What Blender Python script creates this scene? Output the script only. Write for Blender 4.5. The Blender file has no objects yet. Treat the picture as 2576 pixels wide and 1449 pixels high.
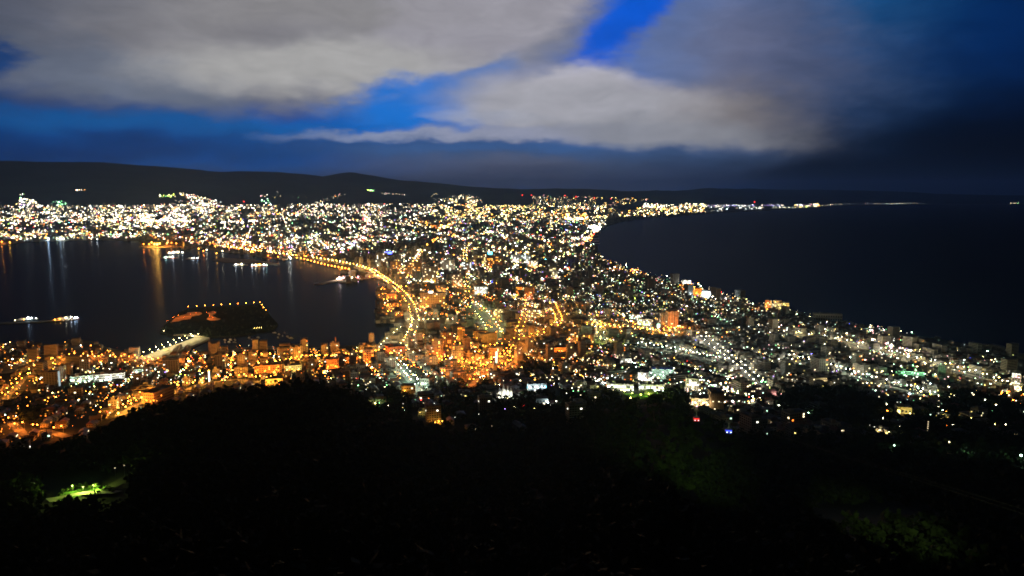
import bpy, bmesh, math, random
import numpy as np
from mathutils import Vector, Matrix
random.seed(7)
rng = np.random.default_rng(7)
sc = bpy.context.scene
col = sc.collection

# ------------------------------------------------------------------ camera, world, exposure
CAM_Z = 334.0
PITCH = math.radians(7.3)
FL = 1874.0                                   # focal length in units of a 2576 px wide frame
cd = bpy.data.cameras.new('camera')
cam = bpy.data.objects.new('camera', cd); col.objects.link(cam)
cam.location = (0, 0, CAM_Z)
cam.rotation_euler = (math.pi/2 - PITCH, 0, 0)
cd.sensor_width = 36.0
cd.lens = 36.0*FL/2576.0
cd.clip_start = 0.5; cd.clip_end = 150000
sc.camera = cam
sc.view_settings.view_transform = 'Standard'
sc.view_settings.look = 'None'
sc.view_settings.exposure = 0.2
sc.view_settings.gamma = 1.0
sc.render.engine = 'CYCLES'
cy = sc.cycles
cy.max_bounces = 4; cy.diffuse_bounces = 1; cy.glossy_bounces = 2; cy.transmission_bounces = 1
cy.volume_bounces = 0; cy.transparent_max_bounces = 4
cy.sample_clamp_direct = 30.0; cy.sample_clamp_indirect = 1.5
cy.caustics_reflective = False; cy.caustics_refractive = False
cy.use_light_tree = True
cy.use_denoising = True
cy.use_adaptive_sampling = False
cy.filter_width = 1.75
sc.render.film_transparent = False

CP, SP = math.cos(PITCH), math.sin(PITCH)
def pdir(px, py):
    """direction of a point of the 2576 x 1449 frame (used only to read bearings off the photograph)"""
    u = (px-1288.0)/FL; v = (724.5-py)/FL
    return (u, CP+v*SP, -SP+v*CP)
def azel(px, py):
    d = pdir(px, py)
    return math.degrees(math.atan2(d[0], d[1])), math.degrees(math.atan2(d[2], math.hypot(d[0], d[1])))

def s2l(c):
    return tuple(((x/255.0)/12.92 if x/255.0 <= 0.04045 else ((x/255.0+0.055)/1.055)**2.4) for x in c)

class NT:
    def __init__(s, nt): s.nt = nt
    def n(s, t, **kw):
        o = s.nt.nodes.new(t)
        for k, v in kw.items(): setattr(o, k, v)
        return o
    def l(s, a, b): s.nt.links.new(a, b)
    def math(s, op, a, b=None, c=None, clamp=False):
        o = s.nt.nodes.new('ShaderNodeMath'); o.operation = op; o.use_clamp = clamp
        for i, v in enumerate((a, b, c)):
            if v is None: continue
            if isinstance(v, (int, float)): o.inputs[i].default_value = v
            else: s.l(v, o.inputs[i])
        return o.outputs[0]

# ---- the sky: night blue seen through gaps of city-lit cloud, mapped by bearing and elevation (degrees)
world = bpy.data.worlds.new('World'); sc.world = world; world.use_nodes = True
W = NT(world.node_tree); world.node_tree.nodes.clear()
tc = W.n('ShaderNodeTexCoord'); sep = W.n('ShaderNodeSeparateXYZ'); W.l(tc.outputs['Generated'], sep.inputs[0])
X, Y, Z = sep.outputs
AZ = W.math('MULTIPLY', W.math('ARCTAN2', X, Y), 57.2958)
EL = W.math('MULTIPLY', W.math('ARCSINE', Z), 57.2958)
def wnoise(sx, sy, detail, ox=0.0, dist=0.0, rough=0.5):
    cv = W.n('ShaderNodeCombineXYZ'); W.l(W.math('MULTIPLY', AZ, sx), cv.inputs[0]); W.l(W.math('MULTIPLY', EL, sy), cv.inputs[1]); cv.inputs[2].default_value = ox
    no = W.n('ShaderNodeTexNoise'); no.inputs['Scale'].default_value = 1.0; no.inputs['Detail'].default_value = detail
    no.inputs['Roughness'].default_value = rough; no.inputs['Distortion'].default_value = dist
    W.l(cv.outputs[0], no.inputs['Vector']); return W.math('SUBTRACT', no.outputs['Fac'], 0.5)
n1, n2 = wnoise(.10, .22, 4, 3.1), wnoise(.10, .22, 4, 17.7)
n3, n4 = wnoise(.38, .9, 7, 5.5, 0, .62), wnoise(.38, .9, 7, 27.0, 0, .62)
def warp(base, a, na, b, nb):
    return W.math('ADD', W.math('ADD', base, W.math('MULTIPLY', na, a)), W.math('MULTIPLY', nb, b))
WA, WE = warp(AZ, 7.5, n1, 3.6, n3), warp(W.math('SUBTRACT', EL, .35), 3.2, n2, 1.7, n4)
def layer(cur, a, e, rx, ry, tl, so, op, c):
    mp = W.n('ShaderNodeMapping', vector_type='TEXTURE'); W.l(WV, mp.inputs['Vector'])
    mp.inputs['Location'].default_value = (a, e, 0); mp.inputs['Rotation'].default_value = (0, 0, math.radians(tl)); mp.inputs['Scale'].default_value = (rx*(1+so), ry*(1+so), 1)
    g = W.n('ShaderNodeTexGradient', gradient_type='SPHERICAL'); W.l(mp.outputs[0], g.inputs[0])
    mr = W.n('ShaderNodeMapRange', interpolation_type='SMOOTHSTEP'); W.l(g.outputs['Fac'], mr.inputs['Value'])
    mr.inputs['From Min'].default_value = 0; mr.inputs['From Max'].default_value = 2*so/(1+so); mr.inputs['To Max'].default_value = op
    mx = W.n('ShaderNodeMix', data_type='RGBA'); W.l(mr.outputs[0], mx.inputs[0]); W.l(cur, mx.inputs[6]); mx.inputs[7].default_value = (*s2l(c), 1)
    return mx.outputs[2]
WVn = W.n('ShaderNodeCombineXYZ'); W.l(WA, WVn.inputs[0]); W.l(WE, WVn.inputs[1]); WV = WVn.outputs[0]
# name-free list: (px, py, rx px, ry px, tilt deg, softness, opacity, sRGB)
SKY = [
 # clear night blue and its falling off to the sides
 (1150, 330, 1000, 420, 0, .9, 1, (2, 72, 146)),
 (1080, 265, 330, 80, 5, .6, .9, (6, 100, 188)),
 (1560, 60, 330, 150, 0, .7, 1, (4, 92, 196)),
 (2050, 60, 330, 260, 0, .8, .9, (22, 78, 130)),
 (780, 290, 170, 34, -4, .6, .8, (4, 56, 130)),
 (80, 275, 420, 34, 0, .7, .7, (4, 48, 106)),
 (420, 330, 520, 30, -2, .7, .6, (10, 82, 142)),
 (150, 392, 560, 26, 0, .8, .85, (0, 34, 84)),
 (900, 400, 520, 36, -1, .8, .7, (2, 52, 106)),
 # big upper cloud deck
 (300, -60, 1330, 300, -3, .16, 1, (84, 90, 108)),
 (760, 110, 740, 140, -4, .4, 1, (124, 123, 128)),
 (330, 205, 300, 60, -8, .5, .8, (98, 106, 122)),
 (1200, 40, 330, 115, 24, .28, 1, (148, 146, 158)),
 (820, 180, 350, 58, 2, .5, .9, (160, 159, 158)),
 (690, 95, 110, 32, 0, .9, .45, (92, 92, 106)),
 (900, 30, 500, 90, 0, .9, .5, (134, 132, 132)),
 (-60, 0, 420, 180, 20, .9, .6, (44, 56, 78)),
 (10, 160, 95, 30, 0, .5, .9, (4, 50, 104)),
 (1100, 262, 230, 56, 8, .4, .95, (6, 102, 190)),
 (1210, 215, 70, 34, 30, .6, .8, (26, 100, 178)),
 # veil and second cloud bank
 (1730, 215, 420, 115, 0, .5, .75, (88, 108, 156)),
 (1760, 110, 130, 180, -20, .5, .85, (92, 106, 142)),
 (1950, 200, 170, 210, -8, .6, .75, (100, 102, 124)),
 (1585, 62, 165, 60, 42, .5, .95, (2, 80, 194)),
 (1540, 285, 330, 66, -9, .5, 1, (152, 150, 160)),
 (1390, 262, 150, 46, 22, .4, .8, (172, 170, 178)),
 (1560, 310, 420, 66, -6, .4, .95, (152, 152, 160)),
 (1120, 352, 330, 14, 2, .6, .95, (128, 138, 166)),
 (1400, 348, 330, 22, 0, .6, .9, (136, 140, 160)),
 (1900, 330, 200, 80, -12, .7, .9, (118, 112, 112)),
 (1720, 350, 330, 36, -4, .6, .8, (126, 128, 136)),
 (1230, 302, 120, 12, 0, .8, .5, (150, 154, 168)),
 # low grey-blue haze bank over the city
 (1500, 415, 620, 44, -2, .5, .92, (50, 74, 112)),
 (1250, 385, 260, 14, 2, .7, .8, (48, 80, 128)),
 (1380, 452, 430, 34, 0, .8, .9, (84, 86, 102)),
 (1330, 474, 420, 18, 0, .9, .8, (104, 94, 94)),  # warm glow of the city haze, painted into the sky
 (1800, 445, 330, 40, 0, .7, .85, (34, 54, 84)),
 (1350, 470, 760, 30, 0, .8, .8, (46, 58, 86)),
 # unlit cloud over the sea on the right
 (2120, 300, 240, 170, 0, .9, .7, (56, 62, 78)),
 (2330, 440, 560, 130, 12, .6, .97, (1, 6, 14)),
 (2560, 330, 330, 250, 10, .9, .97, (0, 2, 6)),
 (2250, 150, 260, 160, 0, .95, .45, (14, 54, 100)),
 (2560, 90, 230, 190, 0, .95, .8, (1, 34, 84)),
 (2650, 480, 560, 190, 0, .9, 1, (0, 1, 4)),
 (2300, 470, 420, 40, 0, .9, .9, (1, 4, 10)),
]
base = W.n('ShaderNodeRGB'); base.outputs[0].default_value = (*s2l((3, 16, 34)), 1)
cur = base.outputs[0]
deg = 57.2958/FL
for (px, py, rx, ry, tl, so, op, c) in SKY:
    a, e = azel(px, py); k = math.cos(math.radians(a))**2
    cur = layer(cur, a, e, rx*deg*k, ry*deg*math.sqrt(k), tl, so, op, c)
# darkness behind and overhead, and soft mottling
dk = W.n('ShaderNodeMapRange'); dk.interpolation_type = 'SMOOTHSTEP'; W.l(EL, dk.inputs['Value'])
dk.inputs['From Min'].default_value = 17; dk.inputs['From Max'].default_value = 50; dk.inputs['To Min'].default_value = 1.0; dk.inputs['To Max'].default_value = 0.012
bk = W.n('ShaderNodeMapRange'); bk.interpolation_type = 'SMOOTHSTEP'; W.l(W.math('ABSOLUTE', AZ), bk.inputs['Value'])
bk.inputs['From Min'].default_value = 40; bk.inputs['From Max'].default_value = 80; bk.inputs['To Min'].default_value = 1.0; bk.inputs['To Max'].default_value = 0.01
mot = W.math('ADD', 1.0, W.math('MULTIPLY', wnoise(.28, .75, 8, 40.0, 0.8, .55), 0.5))
sel = W.math('MAXIMUM', W.math('SINE', W.math('DIVIDE', EL, 57.2958)), .03)
air = W.math('MINIMUM', W.math('EXPONENT', W.math('DIVIDE', .022, sel)), 1.5)      # the sky beyond the night air is that much brighter
fac = W.math('MULTIPLY', W.math('MULTIPLY', W.math('MULTIPLY', dk.outputs[0], bk.outputs[0]), mot), W.math('MULTIPLY', air, .98))
vm = W.n('ShaderNodeVectorMath', operation='SCALE'); W.l(cur, vm.inputs[0]); W.l(fac, vm.inputs['Scale'])
bg = W.n('ShaderNodeBackground'); bg.inputs['Strength'].default_value = 1.0; W.l(vm.outputs[0], bg.inputs['Color'])
wo = W.n('ShaderNodeOutputWorld'); W.l(bg.outputs[0], wo.inputs[0])
world.cycles.sampling_method = 'MANUAL'; world.cycles.sample_map_resolution = 512

DENS = 1.0

# ------------------------------------------------------------------ helpers
def tag(o, label=None, cat=None, group=None, kind=None):
    for k, v in (('label', label), ('category', cat), ('group', group), ('kind', kind)):
        if v: o[k] = v
    return o
def empty(name, loc=(0, 0, 0), rz=0.0, link=True):
    o = bpy.data.objects.new(name, None); o.empty_display_size = 1
    o.location = loc; o.rotation_euler = (0, 0, rz); col.objects.link(o); return o
def mesh_from(name, V, F, mats=None, idx=None, smooth=False):
    me = bpy.data.meshes.new(name); me.from_pydata([tuple(v) for v in V], [], F)
    for m in (mats or []): me.materials.append(m)
    if idx is not None: me.polygons.foreach_set('material_index', np.asarray(idx, dtype=np.int32))
    if smooth: me.polygons.foreach_set('use_smooth', [True]*len(me.polygons))
    me.update(); return me
def put(name, me, parent=None, loc=None):
    o = bpy.data.objects.new(name, me); col.objects.link(o)
    if parent is not None: o.parent = parent
    if loc is not None: o.location = loc
    return o
class MB:
    """collects shapes for ONE mesh"""
    def __init__(s): s.V = []; s.F = []; s.I = []
    def face(s, vs, m=0):
        b = len(s.V); s.V += [tuple(v) for v in vs]; s.F.append(tuple(range(b, b+len(vs)))); s.I.append(m)
    def box(s, x0, x1, y0, y1, z0, z1, m=0, top=None):
        b = len(s.V)
        s.V += [(x0,y0,z0),(x1,y0,z0),(x1,y1,z0),(x0,y1,z0),(x0,y0,z1),(x1,y0,z1),(x1,y1,z1),(x0,y1,z1)]
        for f in ((0,3,2,1),(4,5,6,7),(0,1,5,4),(1,2,6,5),(2,3,7,6),(3,0,4,7)):
            s.F.append(tuple(b+i for i in f)); s.I.append(m)
        if top is not None: s.I[-5] = top
    def tube(s, p, q, r0, r1=None, n=6, m=0, cap=True):
        r1 = r0 if r1 is None else r1
        p, q = Vector(p), Vector(q); d = (q-p).normalized(); a = d.orthogonal().normalized(); c = d.cross(a)
        b = len(s.V)
        for (o, r) in ((p, r0), (q, r1)):
            for i in range(n):
                t = 2*math.pi*i/n; s.V.append(tuple(o+(a*math.cos(t)+c*math.sin(t))*r))
        for i in range(n):
            j = (i+1) % n; s.F.append((b+i, b+j, b+n+j, b+n+i)); s.I.append(m)
        if cap:
            s.F.append(tuple(b+i for i in range(n))[::-1]); s.I.append(m); s.F.append(tuple(b+n+i for i in range(n))); s.I.append(m)
    def ball(s, c, rx, ry=None, rz=None, m=0, n=6, k=4):
        ry = rx if ry is None else ry; rz = rx if rz is None else rz
        b = len(s.V); s.V.append((c[0], c[1], c[2]-rz))
        for j in range(1, k):
            t = math.pi*j/k
            for i in range(n):
                a = 2*math.pi*i/n; s.V.append((c[0]+rx*math.sin(t)*math.cos(a), c[1]+ry*math.sin(t)*math.sin(a), c[2]-rz*math.cos(t)))
        s.V.append((c[0], c[1], c[2]+rz)); e = len(s.V)-1
        for i in range(n):
            i2 = (i+1) % n
            s.F.append((b, b+1+i2, b+1+i)); s.I.append(m)
            for j in range(k-2):
                q = b+1+j*n; s.F.append((q+i, q+i2, q+n+i2, q+n+i)); s.I.append(m)
            q = b+1+(k-2)*n; s.F.append((q+i, q+i2, e)); s.I.append(m)
    def octa(s, c, r, rz=None, m=0, w=None):
        rz = r if rz is None else rz; w = r if w is None else w; b = len(s.V); x, y, z = c
        s.V += [(x-w,y,z),(x,y-r,z),(x+w,y,z),(x,y+r,z),(x,y,z-rz),(x,y,z+rz)]
        for i in range(4):
            j = (i+1) % 4; s.F.append((b+i, b+j, b+5)); s.I.append(m); s.F.append((b+j, b+i, b+4)); s.I.append(m)
    def gable(s, x0, x1, y0, y1, z0, z1, ov=0.5, m=0, along='x'):
        """a pitched roof, ridge along x, with eaves overhanging by ov; solid"""
        if along == 'x':
            P = lambda x, y, z: (x, y, z); a0, a1, b0, b1 = x0-ov, x1+ov, y0-ov, y1+ov
        else:
            P = lambda x, y, z: (y, x, z); a0, a1, b0, b1 = y0-ov, y1+ov, x0-ov, x1+ov
        c = (b0+b1)/2; b = len(s.V)
        s.V += [P(a0,b0,z0), P(a1,b0,z0), P(a1,b1,z0), P(a0,b1,z0), P(a0,c,z1), P(a1,c,z1)]
        for f in ((0,1,5,4), (2,3,4,5), (0,4,3), (1,2,5), (0,3,2,1)): s.F.append(tuple(b+i for i in f)); s.I.append(m)
    def hip(s, x0, x1, y0, y1, z0, z1, ov=.5, m=0, k=.35):
        x0 -= ov; x1 += ov; y0 -= ov; y1 += ov; c = (y0+y1)/2; e = (x1-x0)*k; b = len(s.V)
        s.V += [(x0,y0,z0),(x1,y0,z0),(x1,y1,z0),(x0,y1,z0),(x0+e,c,z1),(x1-e,c,z1)]
        for f in ((0,1,5,4), (2,3,4,5), (0,4,3), (1,2,5), (0,3,2,1)): s.F.append(tuple(b+i for i in f)); s.I.append(m)
    def mesh(s, name, mats, smooth=False): return mesh_from(name, s.V, s.F, mats if isinstance(mats, (list, tuple)) else [mats], s.I, smooth)
    def build(s, name, mats, parent=None, loc=None, smooth=False): return put(name, s.mesh(name, mats, smooth), parent, loc)

# ------------------------------------------------------------------ materials
def mat(name, color, rough=.8, spec=.3, noise=None, objrand=None, metal=0):
    """noise=(scale, amount); objrand=[colours] picked per object"""
    m = bpy.data.materials.new(name); m.use_nodes = True; T = NT(m.node_tree); b = m.node_tree.nodes['Principled BSDF']
    b.inputs['Roughness'].default_value = rough; b.inputs['Specular IOR Level'].default_value = spec; b.inputs['Metallic'].default_value = metal
    b.inputs['Base Color'].default_value = (*color, 1); src = None
    if objrand:
        oi = T.n('ShaderNodeObjectInfo'); cr = T.n('ShaderNodeValToRGB'); cr.color_ramp.interpolation = 'CONSTANT'
        while len(cr.color_ramp.elements) > 1: cr.color_ramp.elements.remove(cr.color_ramp.elements[-1])
        for i, c in enumerate(objrand):
            e = cr.color_ramp.elements[0] if i == 0 else cr.color_ramp.elements.new(i/len(objrand)); e.color = (*c, 1)
        T.l(oi.outputs['Random'], cr.inputs[0]); src = cr.outputs[0]
    if noise:
        tcn = T.n('ShaderNodeTexCoord'); no = T.n('ShaderNodeTexNoise'); no.inputs['Scale'].default_value = noise[0]; no.inputs['Detail'].default_value = 4
        T.l(tcn.outputs['Object'], no.inputs['Vector'])
        mr = T.n('ShaderNodeMapRange'); T.l(no.outputs['Fac'], mr.inputs['Value']); mr.inputs['From Min'].default_value = .3; mr.inputs['From Max'].default_value = .7
        mr.inputs['To Min'].default_value = 1-noise[1]; mr.inputs['To Max'].default_value = 1+noise[1]
        sc_ = T.n('ShaderNodeVectorMath', operation='SCALE'); T.l(mr.outputs[0], sc_.inputs['Scale'])
        if src: T.l(src, sc_.inputs[0])
        else: sc_.inputs[0].default_value = color
        src = sc_.outputs[0]
    if src: T.l(src, b.inputs['Base Color'])
    return m
def glow(name, color, strength, lit=True):
    m = bpy.data.materials.new(name); m.use_nodes = True; m.node_tree.nodes.clear(); T = NT(m.node_tree)
    e = T.n('ShaderNodeEmission'); e.inputs['Color'].default_value = (*color, 1); e.inputs['Strength'].default_value = strength
    o = T.n('ShaderNodeOutputMaterial'); T.l(e.outputs[0], o.inputs[0])
    m.cycles.emission_sampling = 'FRONT' if lit else 'NONE'
    return m
M = {}
M['wall'] = mat('painted_wall', (.4, .38, .34), .85, .2, (.25, .12), [(.42,.40,.36),(.30,.27,.23),(.5,.48,.45),(.24,.22,.20),(.36,.30,.24),(.45,.42,.33),(.33,.34,.35),(.52,.5,.48)])
M['house_wall'] = mat('house_siding', (.35, .32, .28), .85, .2, (.4, .12), [(.36,.33,.28),(.22,.20,.18),(.42,.4,.37),(.28,.24,.20),(.18,.19,.20),(.38,.34,.26)])
M['roof'] = mat('sheet_metal_roof', (.1, .1, .11), .5, .4, (.3, .2), [(.16,.16,.17),(.2,.10,.08),(.09,.10,.14),(.26,.26,.27),(.12,.15,.12),(.16,.12,.10)])
M['flat_roof'] = mat('gravel_roof', (.24, .24, .23), .95, .1, (.3, .2))
M['concrete'] = mat('concrete', (.3, .29, .27), .9, .2, (.2, .15))
M['asphalt'] = mat('asphalt', (.075, .075, .075), .8, .25, (.05, .25))
M['glass_dark'] = mat('dark_window_glass', (.02, .022, .028), .15, .6)
M['metal'] = mat('galvanised_steel', (.22, .23, .24), .45, .5, metal=.6)
M['white_paint'] = mat('white_paint', (.75, .75, .73), .6, .3, (.3, .06))
M['brick'] = mat('red_brick', (.22, .09, .06), .9, .2, (.6, .2))
M['ground'] = mat('city_ground', (.19, .18, .165), .95, .1, (.02, .35))
M['lawn'] = mat('lawn', (.05, .11, .025), .95, .1, (.1, .3))
M['leaf'] = mat('leaf', (.045, .075, .02), .8, .15, (.15, .45))
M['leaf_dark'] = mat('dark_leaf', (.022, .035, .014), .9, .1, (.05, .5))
M['bark'] = mat('bark', (.06, .045, .035), .95, .1, (2, .3))
M['hull'] = mat('hull_paint', (.3, .3, .32), .5, .4, (.3, .1), [(.5,.5,.5),(.06,.07,.10),(.4,.4,.38),(.25,.07,.05)])
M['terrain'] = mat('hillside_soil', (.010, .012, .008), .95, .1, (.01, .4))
M['hills'] = mat('hazy_hill_forest', (.04, .065, .07), 1.0, 0.0, (.0012, .25))  # forest green shifted bluish, haze tint put into the colour

L = {  # lamp colours
 'orange': (1.0, .225, .022), 'amber': (1.0, .40, .045), 'yellow': (1.0, .78, .22), 'warm': (1.0, .80, .46), 'white': (1.0, .98, .80),
 'cool': (.75, .95, 1.0), 'green': (.25, 1.0, .35), 'mint': (.60, 1.0, .72), 'lime': (.72, 1.0, .12), 'red': (1.0, .03, .02), 'pink': (1.0, .45, .50),
 'blue': (.06, .10, 1.0), 'violet': (.40, .22, 1.0), 'cyan': (.1, .75, 1.0)}
def G_(c, s, lit=True):
    k = 'glow_%s_%g_%d' % (c, s, lit)
    if k not in M: M[k] = glow(k.replace('.', 'p'), L[c], s, lit)
    return M[k]

# ------------------------------------------------------------------ lie of the land (all heights in metres, camera above the origin)
def interp(x, xs, ys): return np.interp(x, xs, ys)
def pts_azel(P): a = np.array([azel(*p) for p in P]); return a[:, 0], a[:, 1]
# crest of the wooded slope below the viewpoint: (px, py, distance)
CREST = [(-420, 1260, 640), (-200, 1210, 640), (0, 1140, 650), (70, 1130, 660), (140, 1122, 670), (215, 1102, 690), (270, 1072, 700), (310, 1046, 705), (400, 1022, 710), (480, 1000, 705), (560, 990, 700), (640, 981, 690),
 (700, 972, 670), (745, 963, 650), (800, 966, 650), (850, 978, 660), (895, 993, 680), (925, 1008, 700), (960, 1035, 730), (1010, 1055, 760), (1060, 1068, 790), (1110, 1078, 810), (1250, 1086, 830), (1400, 1075, 830),
 (1480, 1042, 820), (1540, 1020, 810), (1600, 1012, 790), (1650, 998, 760), (1690, 1000, 740), (1730, 1035, 730), (1790, 1062, 740), (1850, 1090, 760), (1950, 1100, 790), (2100, 1102, 800), (2300, 1112, 780), (2450, 1120, 760), (2576, 1130, 740), (2800, 1150, 720), (3100, 1200, 700)]
cA, cE = pts_azel([(p[0], p[1]) for p in CREST]); cR = np.array([p[2] for p in CREST], float); cT = np.tan(np.radians(cE))
RIDGE = [(-600, 400), (0, 403), (110, 406), (300, 411), (420, 420), (530, 430), (650, 431), (700, 432), (760, 438), (812, 446), (850, 438), (885, 434), (920, 441), (1000, 452), (1100, 461), (1200, 470), (1320, 476), (1500, 478), (1700, 479), (1790, 474), (1900, 474), (2030, 476), (2200, 481), (2400, 488), (2600, 493), (3200, 500)]
rA, rE = pts_azel(RIDGE); rT = np.tan(np.radians(rE))
COAST_FAR = [(1488, 612), (1496, 594), (1512, 578), (1538, 566), (1566, 558), (1620, 549), (1700, 545), (1770, 538), (1900, 532), (2000, 526), (2050, 522), (2110, 517.5), (2290, 514.5), (2576, 514), (3200, 514)]
fA, fE = pts_azel(COAST_FAR); fR = -CAM_Z/np.tan(np.radians(fE)); o_ = np.argsort(fA)
def hillstart(az): return np.maximum(6300.0, np.interp(az, fA[o_], fR[o_]*1.03, left=6300.0))
def H(x, y):
    x = np.asarray(x, float); y = np.asarray(y, float)
    r = np.hypot(x, y)+1e-6; az = np.degrees(np.arctan2(x, y))
    base = np.full_like(r, 2.5)
    t = np.clip((1650-r)/800, 0, 1); town = 2.5+52*t*t*(3-2*t)
    rs = np.interp(az, cA, cR); tn = np.interp(az, cA, cT)
    q = np.clip(r/rs, 0, 1)
    mtn = CAM_Z+r*tn-30*(1-q)-4*26*q*(1-q)
    hs = CAM_Z+rs*tn-9.0                                   # ground under the crest; the wood on it reaches the sight line
    k = np.clip((r-rs)/170.0, 0, 1); k = k*k*(3-2*k)
    near = np.where(r < rs, mtn-9*np.clip(q*1.2, 0, 1), hs*(1-k)+town*k)
    out = np.where(r < 1800, np.maximum(near, 0) if near.shape == () else near, base)
    r0 = hillstart(az); r1 = np.where(az < 8, 18000.0, np.clip(18000+(az-8)*1400, 18000, 34000)); r1 = np.maximum(r1, r0+4000)
    s = np.clip((r-r0)/(r1-r0), 0, 1); fl = -CAM_Z/r0; rt = np.interp(az, rA, rT)
    far = CAM_Z+r*(fl+(rt-fl)*s)
    far = np.where(r > r1, (CAM_Z+r1*rt)*np.clip(1-(r-r1)/9000.0, 0, 1), far)
    return np.where(r > r0, np.maximum(far, 2.5), out)
RS = np.concatenate([np.geomspace(90, 2000, 420), np.geomspace(2010, 33000, 900)])
def G(px, py, water=False):
    """where the sight line at this bearing meets the ground"""
    d = pdir(px, py); h = math.hypot(d[0], d[1]); ux, uy, tz = d[0]/h, d[1]/h, d[2]/h
    if water: r = CAM_Z/-tz; return Vector((ux*r, uy*r, 0.0))
    zs = CAM_Z+RS*tz; hh = H(ux*RS, uy*RS); w = np.nonzero(zs <= hh)[0]
    if len(w) == 0: r = 30000.0
    else:
        i = w[0]
        if i == 0: r = RS[0]
        else:
            a = zs[i-1]-hh[i-1]; b = hh[i]-zs[i]; r = RS[i-1]+(RS[i]-RS[i-1])*a/(a+b+1e-9)
    return Vector((ux*r, uy*r, float(H(ux*r, uy*r))))
def mpp(p): return math.hypot(p[0], p[1], p[2]-CAM_Z)/FL      # metres per unit of the 2576 frame at this spot

def in_poly(x, y, P):
    c = False; n = len(P); j = n-1
    for i in range(n):
        if (P[i][1] > y) != (P[j][1] > y) and x < (P[j][0]-P[i][0])*(y-P[i][1])/(P[j][1]-P[i][1])+P[i][0]: c = not c
        j = i
    return c

# ------------------------------------------------------------------ ground, water, hills
NEAR_SHORE = [(-500, 905), (-200, 885), (0, 868), (60, 862), (100, 868), (150, 868), (185, 860), (200, 856), (240, 862), (265, 876), (300, 884), (345, 888), (352, 903), (505, 851), (528, 856), (440, 893), (560, 884), (600, 880), (660, 874), (740, 880), (800, 880), (850, 885), (885, 880), (940, 876), (952, 868), (966, 850), (985, 832), (1000, 826),
 (1012, 816), (945, 811), (944, 790), (952, 770), (946, 745), (948, 725), (990, 724), (1000, 716), (975, 706), (935, 700), (905, 704), (885, 712), (850, 712), (842, 700), (860, 688), (848, 672), (815, 663), (780, 655), (740, 650), (715, 655), (660, 648), (620, 640), (560, 634), (500, 622), (465, 627), (452, 621), (380, 619.5), (352, 617), (362, 610), (345, 606), (250, 604), (150, 606), (60, 610), (30, 612), (0, 617), (-200, 625), (-600, 635)]
RIGHT_SHORE = [(1488, 612), (1500, 630), (1520, 652), (1560, 672), (1620, 690), (1700, 714), (1760, 726), (1800, 745), (1860, 752), (1900, 768), (1950, 776), (1990, 782), (2040, 798), (2100, 808), (2160, 818), (2230, 834), (2300, 846), (2400, 862), (2500, 880), (2600, 896), (2800, 940), (3200, 1010)]
EX = 60000.0
def flat_sheet(name, pts, z, m, skirt=4.0):
    bm = bmesh.new(); vs = [bm.verts.new((p[0], p[1], z)) for p in pts]
    es = [bm.edges.new((vs[i], vs[(i+1) % len(vs)])) for i in range(len(vs))]
    bmesh.ops.triangle_fill(bm, use_beauty=False, use_dissolve=False, edges=es)
    bmesh.ops.recalc_face_normals(bm, faces=bm.faces)
    if bm.faces and sum(f.normal.z for f in bm.faces) < 0: bmesh.ops.reverse_faces(bm, faces=bm.faces)
    if skirt:
        lo = [bm.verts.new((p[0], p[1], z-skirt)) for p in pts]
        for i in range(len(vs)):
            j = (i+1) % len(vs); bm.faces.new((vs[i], vs[j], lo[j], lo[i]))
    me = bpy.data.meshes.new(name); bm.to_mesh(me); bm.free(); me.materials.append(m)
    return put(name, me)
def wp(px, py): v = G(px, py, True); return (v.x, v.y)
ls = [wp(*p) for p in NEAR_SHORE]; rs_ = [wp(*p) for p in COAST_FAR[::-1]]; rn = [wp(*p) for p in RIGHT_SHORE[1:]]
outline = ls+[(-30000, 9000), (-30000, EX), (EX, EX), (EX, rs_[0][1])]+rs_+rn+[(2600, 0), (1500, -1500), (-1500, -1500), (-2600, 0)]
land = flat_sheet('ground', outline, 2.5, M['ground']); tag(land, 'dark low city ground between the harbour and the sea', kind='structure')

wm = bpy.data.materials.new('night_water'); wm.use_nodes = True; wm.node_tree.nodes.clear(); T = NT(wm.node_tree)
b = T.n('ShaderNodeBsdfGlossy'); b.inputs['Color'].default_value = (.062, .074, .105, 1); b.inputs['Roughness'].default_value = .17
wd = T.n('ShaderNodeBsdfDiffuse'); wd.inputs['Color'].default_value = (.004, .008, .014, 1)
fr = T.n('ShaderNodeFresnel'); fr.inputs['IOR'].default_value = 1.33; wmx = T.n('ShaderNodeMixShader'); T.l(fr.outputs[0], wmx.inputs[0]); T.l(wd.outputs[0], wmx.inputs[1]); T.l(b.outputs[0], wmx.inputs[2])
wot = T.n('ShaderNodeOutputMaterial'); T.l(wmx.outputs[0], wot.inputs[0])
tcw = T.n('ShaderNodeTexCoord'); mpw = T.n('ShaderNodeMapping'); mpw.inputs['Scale'].default_value = (.05, .05, .05); T.l(tcw.outputs['Object'], mpw.inputs[0])
nw = T.n('ShaderNodeTexNoise'); nw.inputs['Scale'].default_value = 1; nw.inputs['Detail'].default_value = 5; nw.inputs['Roughness'].default_value = .62; T.l(mpw.outputs[0], nw.inputs['Vector'])
bp = T.n('ShaderNodeBump'); bp.inputs['Strength'].default_value = .35; bp.inputs['Distance'].default_value = 1.2; T.l(nw.outputs['Fac'], bp.inputs['Height']); T.l(bp.outputs[0], b.inputs['Normal'])
me = mesh_from('water', [(-EX, -3000, 0), (EX, -3000, 0), (EX, EX, 0), (-EX, EX, 0)], [(0, 1, 2, 3)], [wm])
tag(put('water', me), 'calm dark harbour and sea water', kind='structure')

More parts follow.
